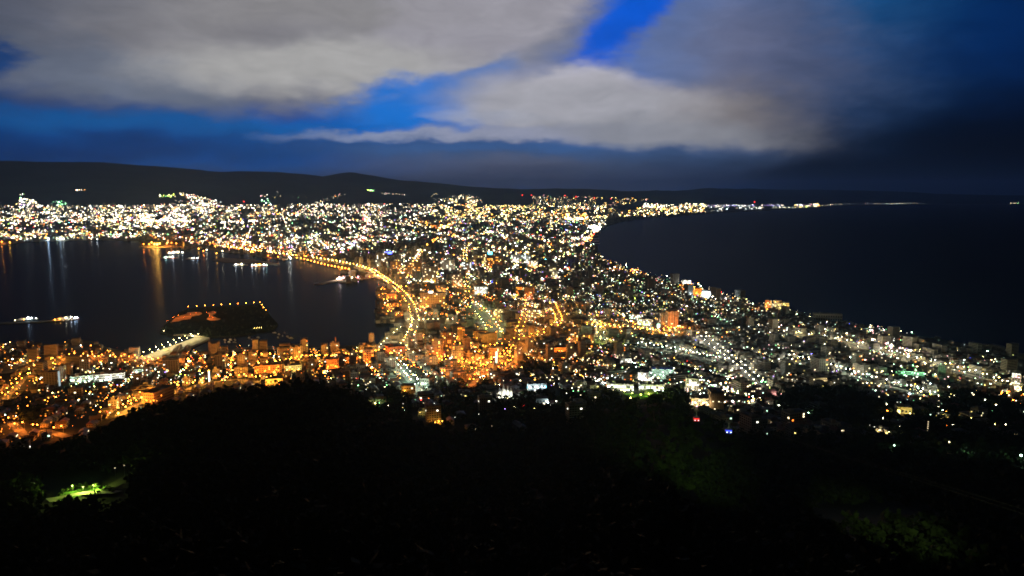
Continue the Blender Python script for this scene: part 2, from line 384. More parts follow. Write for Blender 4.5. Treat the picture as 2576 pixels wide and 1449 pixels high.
def polar_sheet(name, az0, az1, na, radii, m, lift=0.0, smooth=True, zf=None):
    A = np.linspace(az0, az1, na); V = []; F = []
    for a in A:
        ar = math.radians(a); xs = np.sin(ar)*radii; ys = np.cos(ar)*radii; hh = H(xs, ys)+lift
        if zf is not None: hh = zf(xs, ys, radii, a, hh)
        V += list(zip(xs, ys, hh))
    n = len(radii)
    for i in range(na-1):
        for j in range(n-1): F.append((i*n+j, (i+1)*n+j, (i+1)*n+j+1, i*n+j+1))
    me = mesh_from(name, V, F, [m], smooth=smooth); me.flip_normals() if me.polygons[0].normal.z < 0 else None
    return put(name, me)
def near_z(xs, ys, r, a, hh): return np.where(r > 1640, -3.0, hh)
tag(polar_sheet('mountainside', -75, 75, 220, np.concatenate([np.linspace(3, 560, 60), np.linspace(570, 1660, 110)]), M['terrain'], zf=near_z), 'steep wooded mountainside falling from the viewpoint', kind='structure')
from mathutils import noise as mn
def far_z(xs, ys, r, a, hh):
    r0 = float(hillstart(a)); k = np.clip((r-r0)/9000, 0, 1)
    nz = np.array([mn.fractal(Vector((x*.0004, y*.0004, 3.0)), 1.0, 2.0, 5) for x, y in zip(xs, ys)])
    z = hh+nz*62*k
    return np.where(r <= r0*1.002, -3.0, z)
hr = np.concatenate([np.geomspace(6000, 19000, 90), np.geomspace(19500, 46000, 50)])
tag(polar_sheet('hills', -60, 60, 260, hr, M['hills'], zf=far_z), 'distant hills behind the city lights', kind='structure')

# ------------------------------------------------------------------ prototypes (first of each kind is built with its parts, then copied)
protos = {}
def new_proto(key, name):
    o = bpy.data.objects.new(name, None); o.empty_display_size = 1
    protos[key] = dict(name=name, parts=[]); return protos[key]
def part(P, name, me, label=None, sub_of=None): P['parts'].append((name, me, label, sub_of))
BULBS = {}
def bulb(parent, c, power, z, y=0.0, r=.25):
    """the light a lamp throws around it"""
    k = (c, round(power, 1), r)
    if k not in BULBS:
        ld = bpy.data.lights.new('bulb', 'POINT'); ld.energy = power; ld.color = L[c]; ld.shadow_soft_size = r; BULBS[k] = ld
    o = bpy.data.objects.new('bulb', BULBS[k]); col.objects.link(o); o.parent = parent; o.location = (0, y, z); return o
def stamp(key, loc, rz=0.0, s=(1, 1, 1), name=None):
    """one thing with its own copies of every part"""
    P = protos[key]
    if 'first' not in P:
        r = empty(name or P['name'], loc, rz); made = []
        for (nm, me, lb, sub) in P['parts']:
            o = put(nm, me, made[sub] if sub is not None else r); made.append(o)
            if lb: o['label'] = lb
        P['first'] = (r, made)
    else:
        r0, m0 = P['first']; r = r0.copy(); r.name = name or P['name']; col.objects.link(r); made = []
        for o, (nm, me, lb, sub) in zip(m0, P['parts']):
            c = o.copy(); col.objects.link(c); c.parent = made[sub] if sub is not None else r; made.append(c)
    r.location = loc; r.rotation_euler = (0, 0, rz); r.scale = s
    return r

def window_mesh(w, h, lit):
    b = MB()
    if lit: b.box(-w/2, w/2, -.12, .05, 0, h, 1); b.box(-w/2-.12, w/2+.12, -.2, .05, -.18, 0, 0)
    else: b.box(-w/2, w/2, -.06, .05, 0, h, 1); b.box(-w/2-.12, w/2+.12, -.2, .05, -.18, 0, 0)
    return b
def facade(b, w, d, h, fl, bays, wm=1, z0=0.9, face='f'):
    """recessed dark window openings drawn as thin boxes of glass standing 4 cm proud on the four sides"""
    fh = (h-.6)/fl
    for side in range(4):
        L_ = w if side % 2 == 0 else d; nb = max(1, int(round(bays*L_/w)))
        for i in range(fl):
            for j in range(nb):
                c = -L_/2+L_*(j+.5)/nb; ww = L_/nb*.55; z = i*fh+z0; hh = fh*.45
                if side == 0: b.box(c-ww/2, c+ww/2, -d/2-.05, -d/2+.05, z, z+hh, wm)
                elif side == 1: b.box(w/2-.05, w/2+.05, c-ww/2, c+ww/2, z, z+hh, wm)
                elif side == 2: b.box(c-ww/2, c+ww/2, d/2-.05, d/2+.05, z, z+hh, wm)
                else: b.box(-w/2-.05, -w/2+.05, c-ww/2, c+ww/2, z, z+hh, wm)
def lit_windows(P, w, d, h, fl, bays, n, cols, rnd, fmt=(.62, .5), strength=5):
    fh = (h-.6)/fl; done = set(); k = 0
    while k < n and len(done) < fl*bays:
        i, j, side = rnd.randrange(fl), rnd.randrange(bays), rnd.choice((0, 0, 0, 1, 3))
        if (i, j, side) in done: continue
        L_ = w if side == 0 else d; nb = bays if side == 0 else max(1, int(round(bays*L_/w)))
        if j >= nb: continue
        done.add((i, j, side)); k += 1
        c = -L_/2+L_*(j+.5)/nb; ww = L_/nb*fmt[0]; z = i*fh+.8; hh = fh*fmt[1]; b = MB(); o = .14
        if side == 0: b.box(c-ww/2, c+ww/2, -d/2-o, -d/2-.06, z, z+hh, 0); b.box(c-ww/2-.15, c+ww/2+.15, -d/2-o-.12, -d/2-.06, z-.25, z-.003, 1)
        elif side == 1: b.box(w/2+.06, w/2+o, c-ww/2, c+ww/2, z, z+hh, 0); b.box(w/2+.06, w/2+o+.12, c-ww/2-.15, c+ww/2+.15, z-.25, z-.003, 1)
        else: b.box(-w/2-o, -w/2-.06, c-ww/2, c+ww/2, z, z+hh, 0); b.box(-w/2-o-.12, -w/2-.06, c-ww/2-.15, c+ww/2+.15, z-.25, z-.003, 1)
        part(P, 'window', b.mesh('window', [G_(rnd.choice(cols), strength, False), M['white_paint']]))

def build_house(key, seed, w, d, h, kind, nlit):
    R = random.Random(seed); P = new_proto(key, 'house'); fl = 2 if h > 4.5 else 1
    b = MB(); b.box(-w/2, w/2, -d/2, d/2, -6, h, 0); facade(b, w, d, h, fl, 3)
    if kind == 'ell': b.box(-w/2, 0, -d/2-3.2, -d/2-.002, -6, h*.55, 0)
    part(P, 'wall', b.mesh('wall', [M['house_wall'], M['glass_dark']]))
    r = MB()
    if kind == 'hip': r.hip(-w/2, w/2, -d/2, d/2, h+.003, h+2.3, .6)
    elif kind == 'flat': r.box(-w/2-.3, w/2+.3, -d/2-.3, d/2+.3, h+.003, h+.5); r.box(-w/4, w/5, -d/5, d/4, h+.5, h+1.4)
    else: r.gable(-w/2, w/2, -d/2, d/2, h+.003, h+(2.6 if kind != 'low' else 1.5), .6, along='x' if kind != 'gy' else 'y')
    if kind == 'ell': r.gable(-w/2, 0, -d/2-3.2, -d/2-.7, h*.55+.003, h*.55+1.3, .4)
    part(P, 'roof', r.mesh('roof', M['roof']))
    c = MB(); c.box(w*.2, w*.2+.7, -.4, .3, h+.6, h+3.2); part(P, 'chimney', c.mesh('chimney', M['brick']), None, 1)
    lit_windows(P, w, d, h, fl, 3, nlit, ['warm', 'white', 'yellow', 'warm', 'mint'], R, strength=3)
for i, (w, d, h, k, n) in enumerate([(9, 8, 5.6, 'gx', 1), (11, 8, 5.8, 'hip', 1), (8, 10, 5.5, 'gy', 0), (12, 9, 5.8, 'ell', 2), (10, 9, 3.4, 'low', 0), (13, 8, 6, 'gx', 0), (9, 9, 6.2, 'flat', 1), (14, 11, 6, 'hip', 0)]):
    build_house('house%d' % i, 100+i, w, d, h, k, n)

def build_block(key, seed, w, d, h, fl, bays, nlit, style='slab', name='apartment_block', cols=('warm', 'yellow', 'white', 'warm', 'orange'), wallm=None):
    R = random.Random(seed); P = new_proto(key, name)
    b = MB(); b.box(-w/2, w/2, -d/2, d/2, -6, h, 0)
    if style == 'ribbon':
        fh = h/fl
        for i in range(fl): b.box(-w/2-.05, w/2+.05, -d/2-.05, d/2+.05, i*fh+1.0, i*fh+2.4, 1)
    else: facade(b, w, d, h, fl, bays)
    part(P, 'wall', b.mesh('wall', [wallm or M['wall'], M['glass_dark']]))
    r = MB(); t = .3
    r.box(-w/2, w/2, -d/2, d/2, h+.003, h+.12, 0)
    for (x0, x1, y0, y1) in ((-w/2-.1, w/2+.1, -d/2-.1, -d/2+t), (-w/2-.1, w/2+.1, d/2-t, d/2+.1), (-w/2-.1, -w/2+t, -d/2+t+.003, d/2-t-.003), (w/2-t, w/2+.1, -d/2+t+.003, d/2-t-.003)):
        r.box(x0, x1, y0, y1, h+.004, h+1.0, 1)
    part(P, 'roof', r.mesh('roof', [M['flat_roof'], wallm or M['wall']]))
    e = MB(); e.box(-w*.3, -w*.3+min(5, w*.3), -d*.2, d*.2, h+.13, h+3.2); part(P, 'stair_tower', e.mesh('stair_tower', wallm or M['wall']), None, 1)
    q = MB()
    for x in (w*.08, w*.2, w*.32): q.box(x, x+1.3, -d*.1, d*.1, h+.13, h+1.5)
    part(P, 'air_unit', q.mesh('air_unit', M['metal']), None, 1)
    if style == 'balcony':
        fh = (h-.6)/fl; c = MB()
        for i in range(1, fl): c.box(-w/2+.4, w/2-.4, -d/2-1.4, -d/2-.2, i*fh, i*fh+.15); c.box(-w/2+.4, w/2-.4, -d/2-1.4, -d/2-1.3, i*fh+.15, i*fh+1.1)
        part(P, 'balcony', c.mesh('balcony', wallm or M['wall']))
    lit_windows(P, w, d, h, fl, bays, nlit, list(cols), R, strength=4)
BSPEC = [(18,12,12,4,5,3,'slab'), (26,13,15,5,7,4,'balcony'), (15,14,24,8,4,5,'slab'), (30,14,18,6,8,5,'slab'), (22,16,9,3,6,2,'ribbon'), (14,13,33,11,4,6,'balcony'), (36,16,12,4,9,4,'ribbon'), (20,12,21,7,6,4,'balcony'), (16,12,9,3,4,2,'slab'), (24,18,30,10,6,7,'slab')]
for i, a in enumerate(BSPEC): build_block('block%d' % i, 300+i, *a)

def build_lamp(key, c, strength, r, h=9.0, double=False):
    P = new_proto(key, 'street_lamp')
    b = MB(); b.tube((0,0,-2), (0,0,h), .14, .09, 6); b.tube((0,0,h), (0,-1.5,h+.35), .07, .06, 5)
    if double: b.tube((0,0,h), (0,1.5,h+.35), .07, .06, 5)
    part(P, 'pole', b.mesh('pole', M['metal']))
    for sy in ((-1, 1) if double else (-1,)):
        hd = MB(); hd.box(-.25, .25, sy*1.9-.6, sy*1.9+.6, h+.3+r*.75, h+.46+r*.75); part(P, 'lamp_head', hd.mesh('lamp_head', M['metal']))
        lb = MB(); lb.ball((0, sy*1.9, h+.2), r, r, r*.8, n=6, k=4); part(P, 'lens', lb.mesh('lens', G_(c, strength)))
    return P
for c, st in (('orange', 40), ('amber', 40), ('yellow', 36), ('warm', 30), ('white', 30), ('mint', 30), ('green', 14), ('lime', 24)):
    build_lamp('lamp_'+c, c, st, .7)
    build_lamp('lamp2_'+c, c, st, .55, double=True)

# ------------------------------------------------------------------ named streets (polyline read off the photograph, laid on the ground)
# name, colour words, lamp colour keys, pitch in px of the 2576 frame, offset each side (m), points
STREETS = [
 ('harbour highway', 'amber', ('amber', 'amber', 'yellow', 'orange', 'warm'), 7.5, 9, [(560, 622), (640, 633), (700, 641), (780, 650), (850, 661), (900, 672), (935, 683), (960, 700), (985, 718), (1005, 735), (1020, 750), (1035, 775), (1042, 795)]),
 ('bayside avenue', 'yellow', ('yellow', 'amber', 'warm'), 7.5, 9, [(1043, 800), (1046, 818), (1036, 842), (1026, 865), (1006, 886), (992, 903)]),
 ('quay road', 'warm white', ('warm', 'yellow'), 11, 0, [(1012, 828), (990, 846), (972, 862), (955, 880)]),
 ('upper slope street', 'greenish', ('mint', 'warm', 'mint'), 13, 7, [(988, 910), (1008, 928), (1030, 955), (1058, 988)]),
 ('crossroads slope', 'orange', ('orange', 'amber'), 13, 8, [(955, 885), (968, 897), (985, 905)]),
 ('park belt', 'greenish white', ('mint', 'warm', 'yellow', 'lime'), 9, 16, [(1180, 765), (1196, 778), (1214, 795), (1236, 825), (1250, 858)]),
 ('curved tram street', 'orange', ('orange', 'amber'), 10, 8, [(1286, 864), (1320, 858), (1352, 848), (1385, 834), (1406, 818), (1404, 800), (1396, 785), (1390, 768)]),
 ('long orange avenue', 'orange', ('orange', 'amber', 'yellow'), 13, 10, [(1470, 823), (1510, 824), (1560, 830), (1620, 836), (1705, 838)]),
 ('white cross street', 'white', ('white', 'warm', 'white'), 14, 9, [(1762, 842), (1785, 868), (1815, 890), (1850, 918), (1882, 945), (1912, 975)]),
 ('left shore street', 'orange', ('orange', 'amber'), 20, 6, [(8, 1008), (30, 985), (58, 955), (90, 935), (125, 925), (150, 905)]),
 ('hillside street', 'orange', ('orange', 'amber', 'amber'), 22, 7, [(300, 1046), (345, 1018), (395, 1000), (430, 985), (470, 980), (520, 965), (560, 958), (600, 955), (640, 960), (690, 962)]),
 ('canal quay', 'yellow', ('yellow', 'warm'), 12, 0, [(1022, 812), (1060, 812), (1100, 811), (1145, 811)]),
 ('pier', 'warm yellow', ('warm', 'yellow'), 15, 9, [(365, 900), (400, 885), (440, 869), (480, 853), (497, 847)]),
 ('shopping street', 'orange', ('orange', 'amber'), 17, 7, [(640, 925), (700, 920), (770, 905), (840, 905), (900, 897), (955, 893)]),
 ('middle street', 'orange', ('orange',), 20, 6, [(1060, 900), (1100, 905), (1160, 912), (1230, 912), (1290, 905)]),
 ('temple slope', 'orange', ('orange', 'orange', 'amber'), 20, 6, [(1090, 945), (1150, 950), (1210, 935), (1260, 905), (1290, 875)]),
 ('warehouse street', 'amber', ('amber', 'orange'), 16, 7, [(1080, 880), (1130, 868), (1180, 885), (1230, 880), (1265, 872)]),
 ('market street', 'amber', ('amber', 'yellow'), 12, 6, [(1180, 690), (1172, 715), (1176, 745), (1182, 762)]),
 ('east avenue', 'yellow green', ('yellow', 'lime', 'mint'), 13, 7, [(1500, 810), (1506, 835), (1515, 855), (1522, 870)]),
 ('left inner street', 'orange', ('orange',), 24, 6, [(170, 900), (240, 905), (320, 905), (400, 915), (470, 915), (520, 912)]),
 ('lower left street', 'orange', ('orange',), 40, 6, [(25, 1060), (60, 1095), (110, 1082), (170, 1100)]),
 ('right slope road', 'warm white', ('warm', 'white', 'mint'), 26, 6, [(1980, 900), (2050, 918), (2130, 940), (2210, 965), (2290, 985), (2360, 1005)]),
 ('station avenue', 'amber', ('amber', 'yellow'), 7, 8, [(1178, 688), (1170, 660), (1170, 634), (1180, 606)]),
 ('north avenue', 'amber', ('amber', 'orange', 'yellow'), 7.5, 8, [(1012, 733), (1030, 702), (1040, 668), (1060, 634), (1100, 600)]),
 ('hill avenue', 'amber', ('amber', 'orange'), 9, 7, [(1296, 858), (1310, 828), (1322, 790), (1330, 766)]),
 ('inner quay', 'orange', ('orange', 'amber'), 15, 5, [(962, 728), (968, 750), (972, 775), (985, 800)]),
 ('terrace street', 'orange', ('orange', 'amber'), 18, 6, [(560, 905), (600, 900), (650, 903), (690, 900)]),
 ('tower street', 'orange', ('orange', 'amber'), 16, 7, [(1076, 912), (1110, 916), (1145, 920), (1190, 925), (1230, 930)]),
 ('church lane', 'orange', ('orange',), 20, 5, [(1180, 975), (1200, 955), (1225, 948), (1262, 930), (1300, 905)]),
 ('long beach road', 'white', ('white', 'mint', 'warm'), 20, 7, [(1600, 870), (1660, 880), (1720, 890), (1780, 905), (1840, 915)]),
 ('seaside road', 'white', ('white', 'warm', 'yellow'), 30, 6, [(1960, 838), (2040, 850), (2120, 862), (2200, 880), (2290, 905), (2400, 930), (2500, 960), (2560, 985)]),
]
def polyline(pts3, step):
    out = []; acc = 0.0; nxt = step/2
    for a, b in zip(pts3[:-1], pts3[1:]):
        L_ = (b-a).length
        while nxt <= acc+L_: t = (nxt-acc)/L_; out.append((a.lerp(b, t), (b-a).normalized())); nxt += step
        acc += L_
    return out
ORD = ['first', 'second', 'third', 'fourth', 'fifth', 'sixth', 'seventh', 'eighth', 'ninth', 'tenth', 'eleventh', 'twelfth', 'thirteenth', 'fourteenth', 'fifteenth', 'sixteenth', 'seventeenth', 'eighteenth', 'nineteenth', 'twentieth']
def ordw(i):
    if i < 20: return ORD[i]
    tens = {20: 'twenty', 30: 'thirty', 40: 'forty', 50: 'fifty', 60: 'sixty', 70: 'seventy', 80: 'eighty', 90: 'ninety'}; n = i+1
    return (tens[n//10*10].replace('ty', 'tieth') if n % 10 == 0 else tens[n//10*10]+' '+ORD[n % 10-1])
STREET_FREE = []                      # keep buildings off the roads
lamp_count = 0; lamp_jobs = []; BP = 27000.0
road_pts = []
COLW = {'orange': 'orange', 'amber': 'amber', 'yellow': 'yellow', 'warm': 'warm white', 'white': 'white', 'mint': 'pale green', 'green': 'green', 'lime': 'yellow-green'}
for (nm, cw, cols, pitch, off, pts) in STREETS:
    P3 = [G(*p) for p in pts]; w = 4.5 if off <= 0 else off*.75+1.0
    if nm != 'pier':
        V = []; F = []; dense = []
        for a, b in zip(P3[:-1], P3[1:]):
            n = max(2, int((b-a).length/12)); dense += [a.lerp(b, i/n) for i in range(n)]
        dense.append(P3[-1])
        for i, p in enumerate(dense):
            q = dense[min(i+1, len(dense)-1)]; o = dense[max(i-1, 0)]; t = (q-o).normalized(); s_ = Vector((t.y, -t.x, 0)).normalized()*w
            for e in (p-s_, p+s_): V.append((e.x, e.y, float(H(e.x, e.y))+.35))
            STREET_FREE.append((p.x, p.y, w+2))
        for i in range(len(dense)-1): F.append((2*i, 2*i+1, 2*i+3, 2*i+2))
        me = mesh_from('road', V, F, [M['asphalt']]); 
        if me.polygons[0].normal.z < 0: me.flip_normals()
        tag(put('road', me), 'dark asphalt road under the %s lamps of the %s' % (cw, nm), kind='structure')
    meanpp = sum(mpp(p) for p in P3)/len(P3)
    L3 = sum((b-a).length for a, b in zip(P3[:-1], P3[1:])); Lpx = sum(math.dist(a, b) for a, b in zip(pts[:-1], pts[1:]))
    n = max(2, int(Lpx/pitch)); spots = polyline(P3, L3/n); rev = pts[0][0] > pts[-1][0]
    for side in ((-1, 1) if off > 0 else (0,)):
        mean = {}
        for i, (p, t) in enumerate(spots):
            s_ = Vector((t.y, -t.x, 0)).normalized(); q = p+s_*off*side; z = float(H(q.x, q.y))+.3
            rz = math.atan2(s_.y*side, s_.x*side)+math.pi/2 if side else math.atan2(t.y, t.x)
            lamp_jobs.append(dict(d=q.length, q=(q.x, q.y, z), rz=rz-math.pi if side else rz, c=cols[(i+(side > 0)) % len(cols)], side=side, nm=nm, i=len(spots)-1-i if rev else i, s=s_))
lamp_jobs.sort(key=lambda j: j['d'])
N_LAMPS = 272
farm = MB(); far_mats = [M['metal']]+[G_(c, 60) for c in ('orange', 'amber', 'yellow', 'warm', 'white', 'mint', 'green', 'lime')]; fi = {c: i+1 for i, c in enumerate(('orange', 'amber', 'yellow', 'warm', 'white', 'mint', 'green', 'lime'))}
for k, j in enumerate(lamp_jobs):
    q, c, nm, side = j['q'], j['c'], j['nm'], j['side']; d_ = math.hypot(q[0], q[1])
    if k < N_LAMPS:
        o = stamp('lamp_'+c if side else 'lamp2_'+c, q, j['rz']); bulb(o, c, BP*(1 if side else 1.6)*(1.5 if nm == 'pier' else 1)*(.3 if c in ('white', 'warm', 'mint') and nm not in ('pier', 'upper slope street', 'park belt') else 1), 8.6, -1.9 if side else 0)
        s_ = j['s']*side; kerb = '' if not side else (' on the near kerb' if s_.x*q[0]+s_.y*q[1] < 0 else ' on the far kerb')
        tag(o, '%s lamp%s of the %s, from its left end' % (ordw(j['i']), kerb, nm), 'street lamp', 'street lamps along the '+nm)
    else:
        r = .45*max(1.0, d_/1900)*1.75; farm.octa((q[0], q[1], q[2]+9), r, r*.8, fi[c]); farm.tube((q[0], q[1], q[2]-1), (q[0], q[1], q[2]+9-r), .14, .1, 4)
        farm.I[-6:] = [0]*6
        if d_ < 4200: b0 = bulb(None, c, BP*(1.3 if nm == 'pier' else .9)*max(1.0, d_/2200), 0); b0.location = (q[0], q[1], q[2]+8.2-r)
o = farm.build('far_street_lamps', far_mats); tag(o, 'rows of street lamps farther away along the avenues', kind='stuff')
print('lamps', lamp_count)

# ------------------------------------------------------------------ landmarks
LMK = []                                # (name used in labels, px, py)
BLOCKED = []                            # (x, y, radius)
fl_n = 0
def facing(p): return -math.atan2(p[0], p[1])          # square-on to the viewpoint
def floodlight(p, rz, c, strength, r, label, h=3.0, power=None):
    pw = strength*r*r*(190 if r < 2.3 else 420) if power is None else power; strength = min(strength, 26)*.8
    key = 'flood_%s_%g_%g_%g' % (c, strength, r, h)
    if key not in protos:
        P = new_proto(key, 'floodlight'); b = MB(); b.tube((0, 0, -1.5), (0, 0, h), .1, .08, 5); b.box(-.5, .5, -.25, -.05, h-.3, h+.3)
        part(P, 'post', b.mesh('post', M['metal'])); l_ = MB(); l_.ball((0, .25, h), r, r*.7, r, n=6, k=4); part(P, 'lens', l_.mesh('lens', G_(c, strength)))
    o = stamp(key, p, rz); tag(o, label, 'floodlight', 'floodlights and yard lamps')
    bulb(o, c, pw, h, r*.7+.35, .2); return o
def local(p, rz, x, y, z=0): return (p[0]+x*math.cos(rz)-y*math.sin(rz), p[1]+x*math.sin(rz)+y*math.cos(rz), p[2]+z)
bcount = 0
def landmark(short, label, cat, px, py, wpx, hpx, dep, fl, bays, wallm, nlit, cols=('warm', 'yellow'), turn=0.0, style='slab', name='office_block', lights=(), hfix=None):
    """px, py: the foot of the facade in the 2576 frame; lights: (x share of width, y metres in front, colour, strength, radius, height)"""
    global bcount; bcount += 1
    p = G(px, py); k = mpp(p); w = wpx*k; h = hfix or hpx*k*1.02; rz = facing(p)+math.radians(turn); key = 'lm%d' % bcount
    c = local(p, rz, 0, dep/2)
    build_block(key, 900+bcount, w, dep, h, fl, bays, nlit, style, name, cols, wallm)
    c = (c[0], c[1], float(min(H(c[0], c[1]), p[2])))
    o = stamp(key, c, rz); tag(o, label, cat); LMK.append((short, px, py-hpx/2)); BLOCKED.append((c[0], c[1], max(w, dep)*.62+3))
    for i, (fx, fy, cc, st, r, hh) in enumerate(lights):
        q = local(c, rz, fx*w, -dep/2-fy); q = (q[0], q[1], float(H(q[0], q[1])))
        floodlight(q, rz, cc, st, r, '%s %s lamp at the foot of the %s' % (ordw(i), COLW.get(cc, cc), short), hh)
    return p, rz, k, w, h, c
WP, WL = M['white_paint'], M['wall']
M['cream'] = mat('cream_render', (.45, .40, .30), .85, .2, (.2, .1)); M['grey_wall'] = mat('grey_render', (.3, .31, .3), .85, .2, (.2, .1)); M['tan'] = mat('tan_tile_wall', (.36, .25, .16), .8, .2, (.3, .1))
C_, GW, TN = M['cream'], M['grey_wall'], M['tan']
fo = lambda *xs, c='orange', s=90, r=.7, y=7, h=7: tuple((x, y, c, s, r, h) for x in xs)
landmark('white striped office block', 'pale eight storey office block with horizontal window ribbons, lit greenish white', 'office block', 1667, 956, 52, 26, 20, 8, 9, WP, 8, ('white', 'mint'), 4, 'ribbon', lights=fo(-.4, 0, .4, c='mint', s=170, y=16, h=10))
landmark('long orange hotel', 'long tan hotel facade lit orange beside the harbour highway', 'hotel', 1088, 776, 62, 38, 26, 9, 14, TN, 26, ('amber', 'yellow', 'warm'), -8, name='hotel', lights=fo(-.45, -.2, .1, .4, c='amber', s=120, r=1.1, y=16, h=8))
landmark('tall twin tower', 'tall tan tower with orange lit window columns, left one of an adjoining pair', 'apartment tower', 1100, 905, 26, 52, 18, 13, 5, TN, 14, ('amber', 'yellow', 'orange'), -10, 'balcony', 'apartment_tower', lights=fo(-.4, .5, y=8, r=.9, s=120))
landmark('broad orange tower', 'broad orange lit tower standing directly behind the tall twin tower', 'apartment tower', 1126, 888, 28, 50, 16, 12, 6, TN, 16, ('amber', 'orange', 'yellow'), 14, 'slab', 'apartment_tower', lights=fo(.5, -.1, y=9, r=.8, s=110))
landmark('squat tower', 'lower tower of rounded tan bays right of the twin tower, lit orange at its foot', 'apartment tower', 1152, 912, 26, 42, 18, 10, 5, GW, 12, ('orange', 'amber'), 6, 'balcony', 'apartment_tower', lights=fo(0, .5, y=8))
landmark('slender block', 'slender orange lit block behind the twin towers', 'apartment tower', 1160, 858, 18, 34, 14, 9, 3, TN, 8, ('orange', 'amber'), 0, 'slab', 'apartment_tower', lights=fo(-.6, c='amber', r=.8))
landmark('brown wide block', 'brown wide block with lit upper storey right of the slender block', 'office block', 1210, 856, 36, 22, 18, 6, 8, TN, 14, ('amber', 'yellow'), 6, lights=fo(-.3, .4, c='amber'))
landmark('orange slab tower', 'plain orange lit slab tower rising above the long orange avenue', 'apartment tower', 1693, 826, 26, 40, 22, 12, 4, M['tan'], 4, ('warm',), 22, 'slab', 'apartment_tower', lights=fo(-.4, .1, .5, c='orange', s=170, r=1.2, y=15, h=6))
landmark('grey tower', 'grey narrow tower immediately left of the orange slab tower', 'apartment tower', 1668, 820, 14, 32, 14, 10, 3, GW, 5, ('warm', 'white'), 8, 'slab', 'apartment_tower', lights=fo(.1, c='orange'))
landmark('beach hotel left wing', 'leftmost of three bright facades at the sea edge, lit orange', 'hotel', 1931, 780, 13, 22, 16, 7, 3, C_, 6, ('amber', 'warm'), -8, name='hotel', lights=fo(0, .4, c='orange', s=180, r=1.3, y=11, h=4))
landmark('beach hotel centre', 'middle one of three bright facades at the sea edge, cream with vertical fins', 'hotel', 1954, 779, 18, 20, 16, 6, 5, C_, 10, ('warm', 'yellow'), -4, name='hotel', lights=fo(-.3, .3, c='warm', s=190, r=1.3, y=11, h=4))
landmark('beach hotel right wing', 'rightmost of three bright facades at the sea edge, cream with round end', 'hotel', 1975, 782, 17, 18, 16, 6, 5, C_, 10, ('warm', 'yellow'), 6, name='hotel', lights=fo(-.3, .35, c='yellow', s=190, r=1.3, y=11, h=4))
landmark('far right tower', 'narrow tower at the right edge whose whole front glows white', 'apartment tower', 2553, 984, 15, 38, 12, 12, 3, WP, 30, ('warm', 'pink', 'white'), -4, 'balcony', 'apartment_tower', lights=fo(-.6, .6, c='warm', s=60))
landmark('brown speckled tower', 'dim brown tower above the dark wood, behind the red gondola', 'apartment tower', 1803, 1030, 32, 40, 20, 11, 7, M['tan'], 3, ('warm',), 10, 'balcony', 'apartment_tower', lights=fo(-.7, c='warm', s=50, y=5))
landmark('beige stairwell block', 'beige low block with a column of lit stairwell windows beside the blue gondola', 'apartment block', 1911, 1080, 48, 26, 14, 4, 9, C_, 6, ('warm', 'yellow'), 0, 'slab', 'apartment_block', lights=fo(-.3, c='warm', s=14, y=8))
landmark('orange school', 'long barrack-like school with pitched roof lit orange on the hillside street', 'school', 372, 1016, 30, 26, 46, 4, 6, TN, 2, ('orange',), -38, 'slab', 'school', lights=fo(-1.0, .3, .9, c='orange', s=120, y=10, r=.8))
landmark('green lit school', 'white L shaped school lit greenish white in the left town', 'school', 205, 962, 42, 14, 18, 3, 10, WP, 10, ('mint', 'white'), -8, 'ribbon', 'school', lights=fo(-.4, 0, .4, c='mint', s=60, y=9))
landmark('green lit school hall', 'long white hall directly right of the white L shaped school, floodlit pale green', 'school', 275, 957, 60, 14, 16, 3, 12, WP, 12, ('white', 'mint'), -8, 'ribbon', 'school', lights=fo(-.4, 0, .4, c='white', s=60, y=9))
landmark('grey end hall', 'grey pale-lit hall closing the right end of the school grounds', 'school', 352, 944, 26, 14, 14, 3, 6, WP, 6, ('white', 'mint'), 4, 'ribbon', 'school', lights=fo(-.2, .5, c='mint', s=45))
landmark('orange harbour office', 'broad four storey office lit orange facing the shore, left of the cable mast', 'office block', 675, 940, 62, 20, 18, 4, 12, TN, 8, ('orange', 'amber'), 0, lights=fo(-.45, -.1, .3, c='orange', s=120, r=.8))
landmark('yellow lit corner block', 'yellow lit corner block right of the orange harbour office', 'office block', 738, 938, 38, 18, 18, 4, 8, C_, 10, ('yellow', 'amber'), 6, lights=fo(-.4, .3, c='yellow', s=80))
landmark('orange cube block', 'orange square block with bright street lamps at its feet behind the hill', 'office block', 836, 930, 30, 26, 18, 5, 6, TN, 4, ('orange',), -6, lights=fo(-.3, .3, c='orange', s=140, r=.9))
landmark('brick customs hall', 'wide low amber lit hall by the shopping street', 'hall', 880, 915, 36, 16, 20, 3, 8, M['brick'], 4, ('amber',), 2, name='market_hall', lights=fo(-.4, 0, .4, c='amber', s=120, r=.8))
landmark('orange upright block', 'upright orange block just left of the crossroads slope', 'office block', 928, 912, 24, 32, 16, 6, 4, TN, 5, ('orange', 'amber'), 8, lights=fo(-.2, .4, c='orange', s=120))
landmark('hillfoot amber house', 'wide two storey house lit amber where the wood begins', 'hall', 690, 970, 40, 16, 14, 2, 8, C_, 6, ('amber', 'orange'), -2, name='town_hall', lights=fo(-.3, .25, c='amber', s=110))
landmark('red roofed warehouse', 'red brick warehouse lit orange between the two slopes', 'warehouse', 1000, 890, 40, 18, 30, 2, 8, M['brick'], 0, ('orange',), 20, name='warehouse', lights=fo(-.5, .5, c='orange', s=110, y=6))
landmark('low orange museum', 'low orange building with a long cornice below the curved tram street', 'museum', 1405, 890, 54, 15, 22, 3, 12, TN, 6, ('orange', 'amber'), 10, name='museum', lights=fo(-.4, 0, .4, c='orange', s=120, r=.8, y=8))
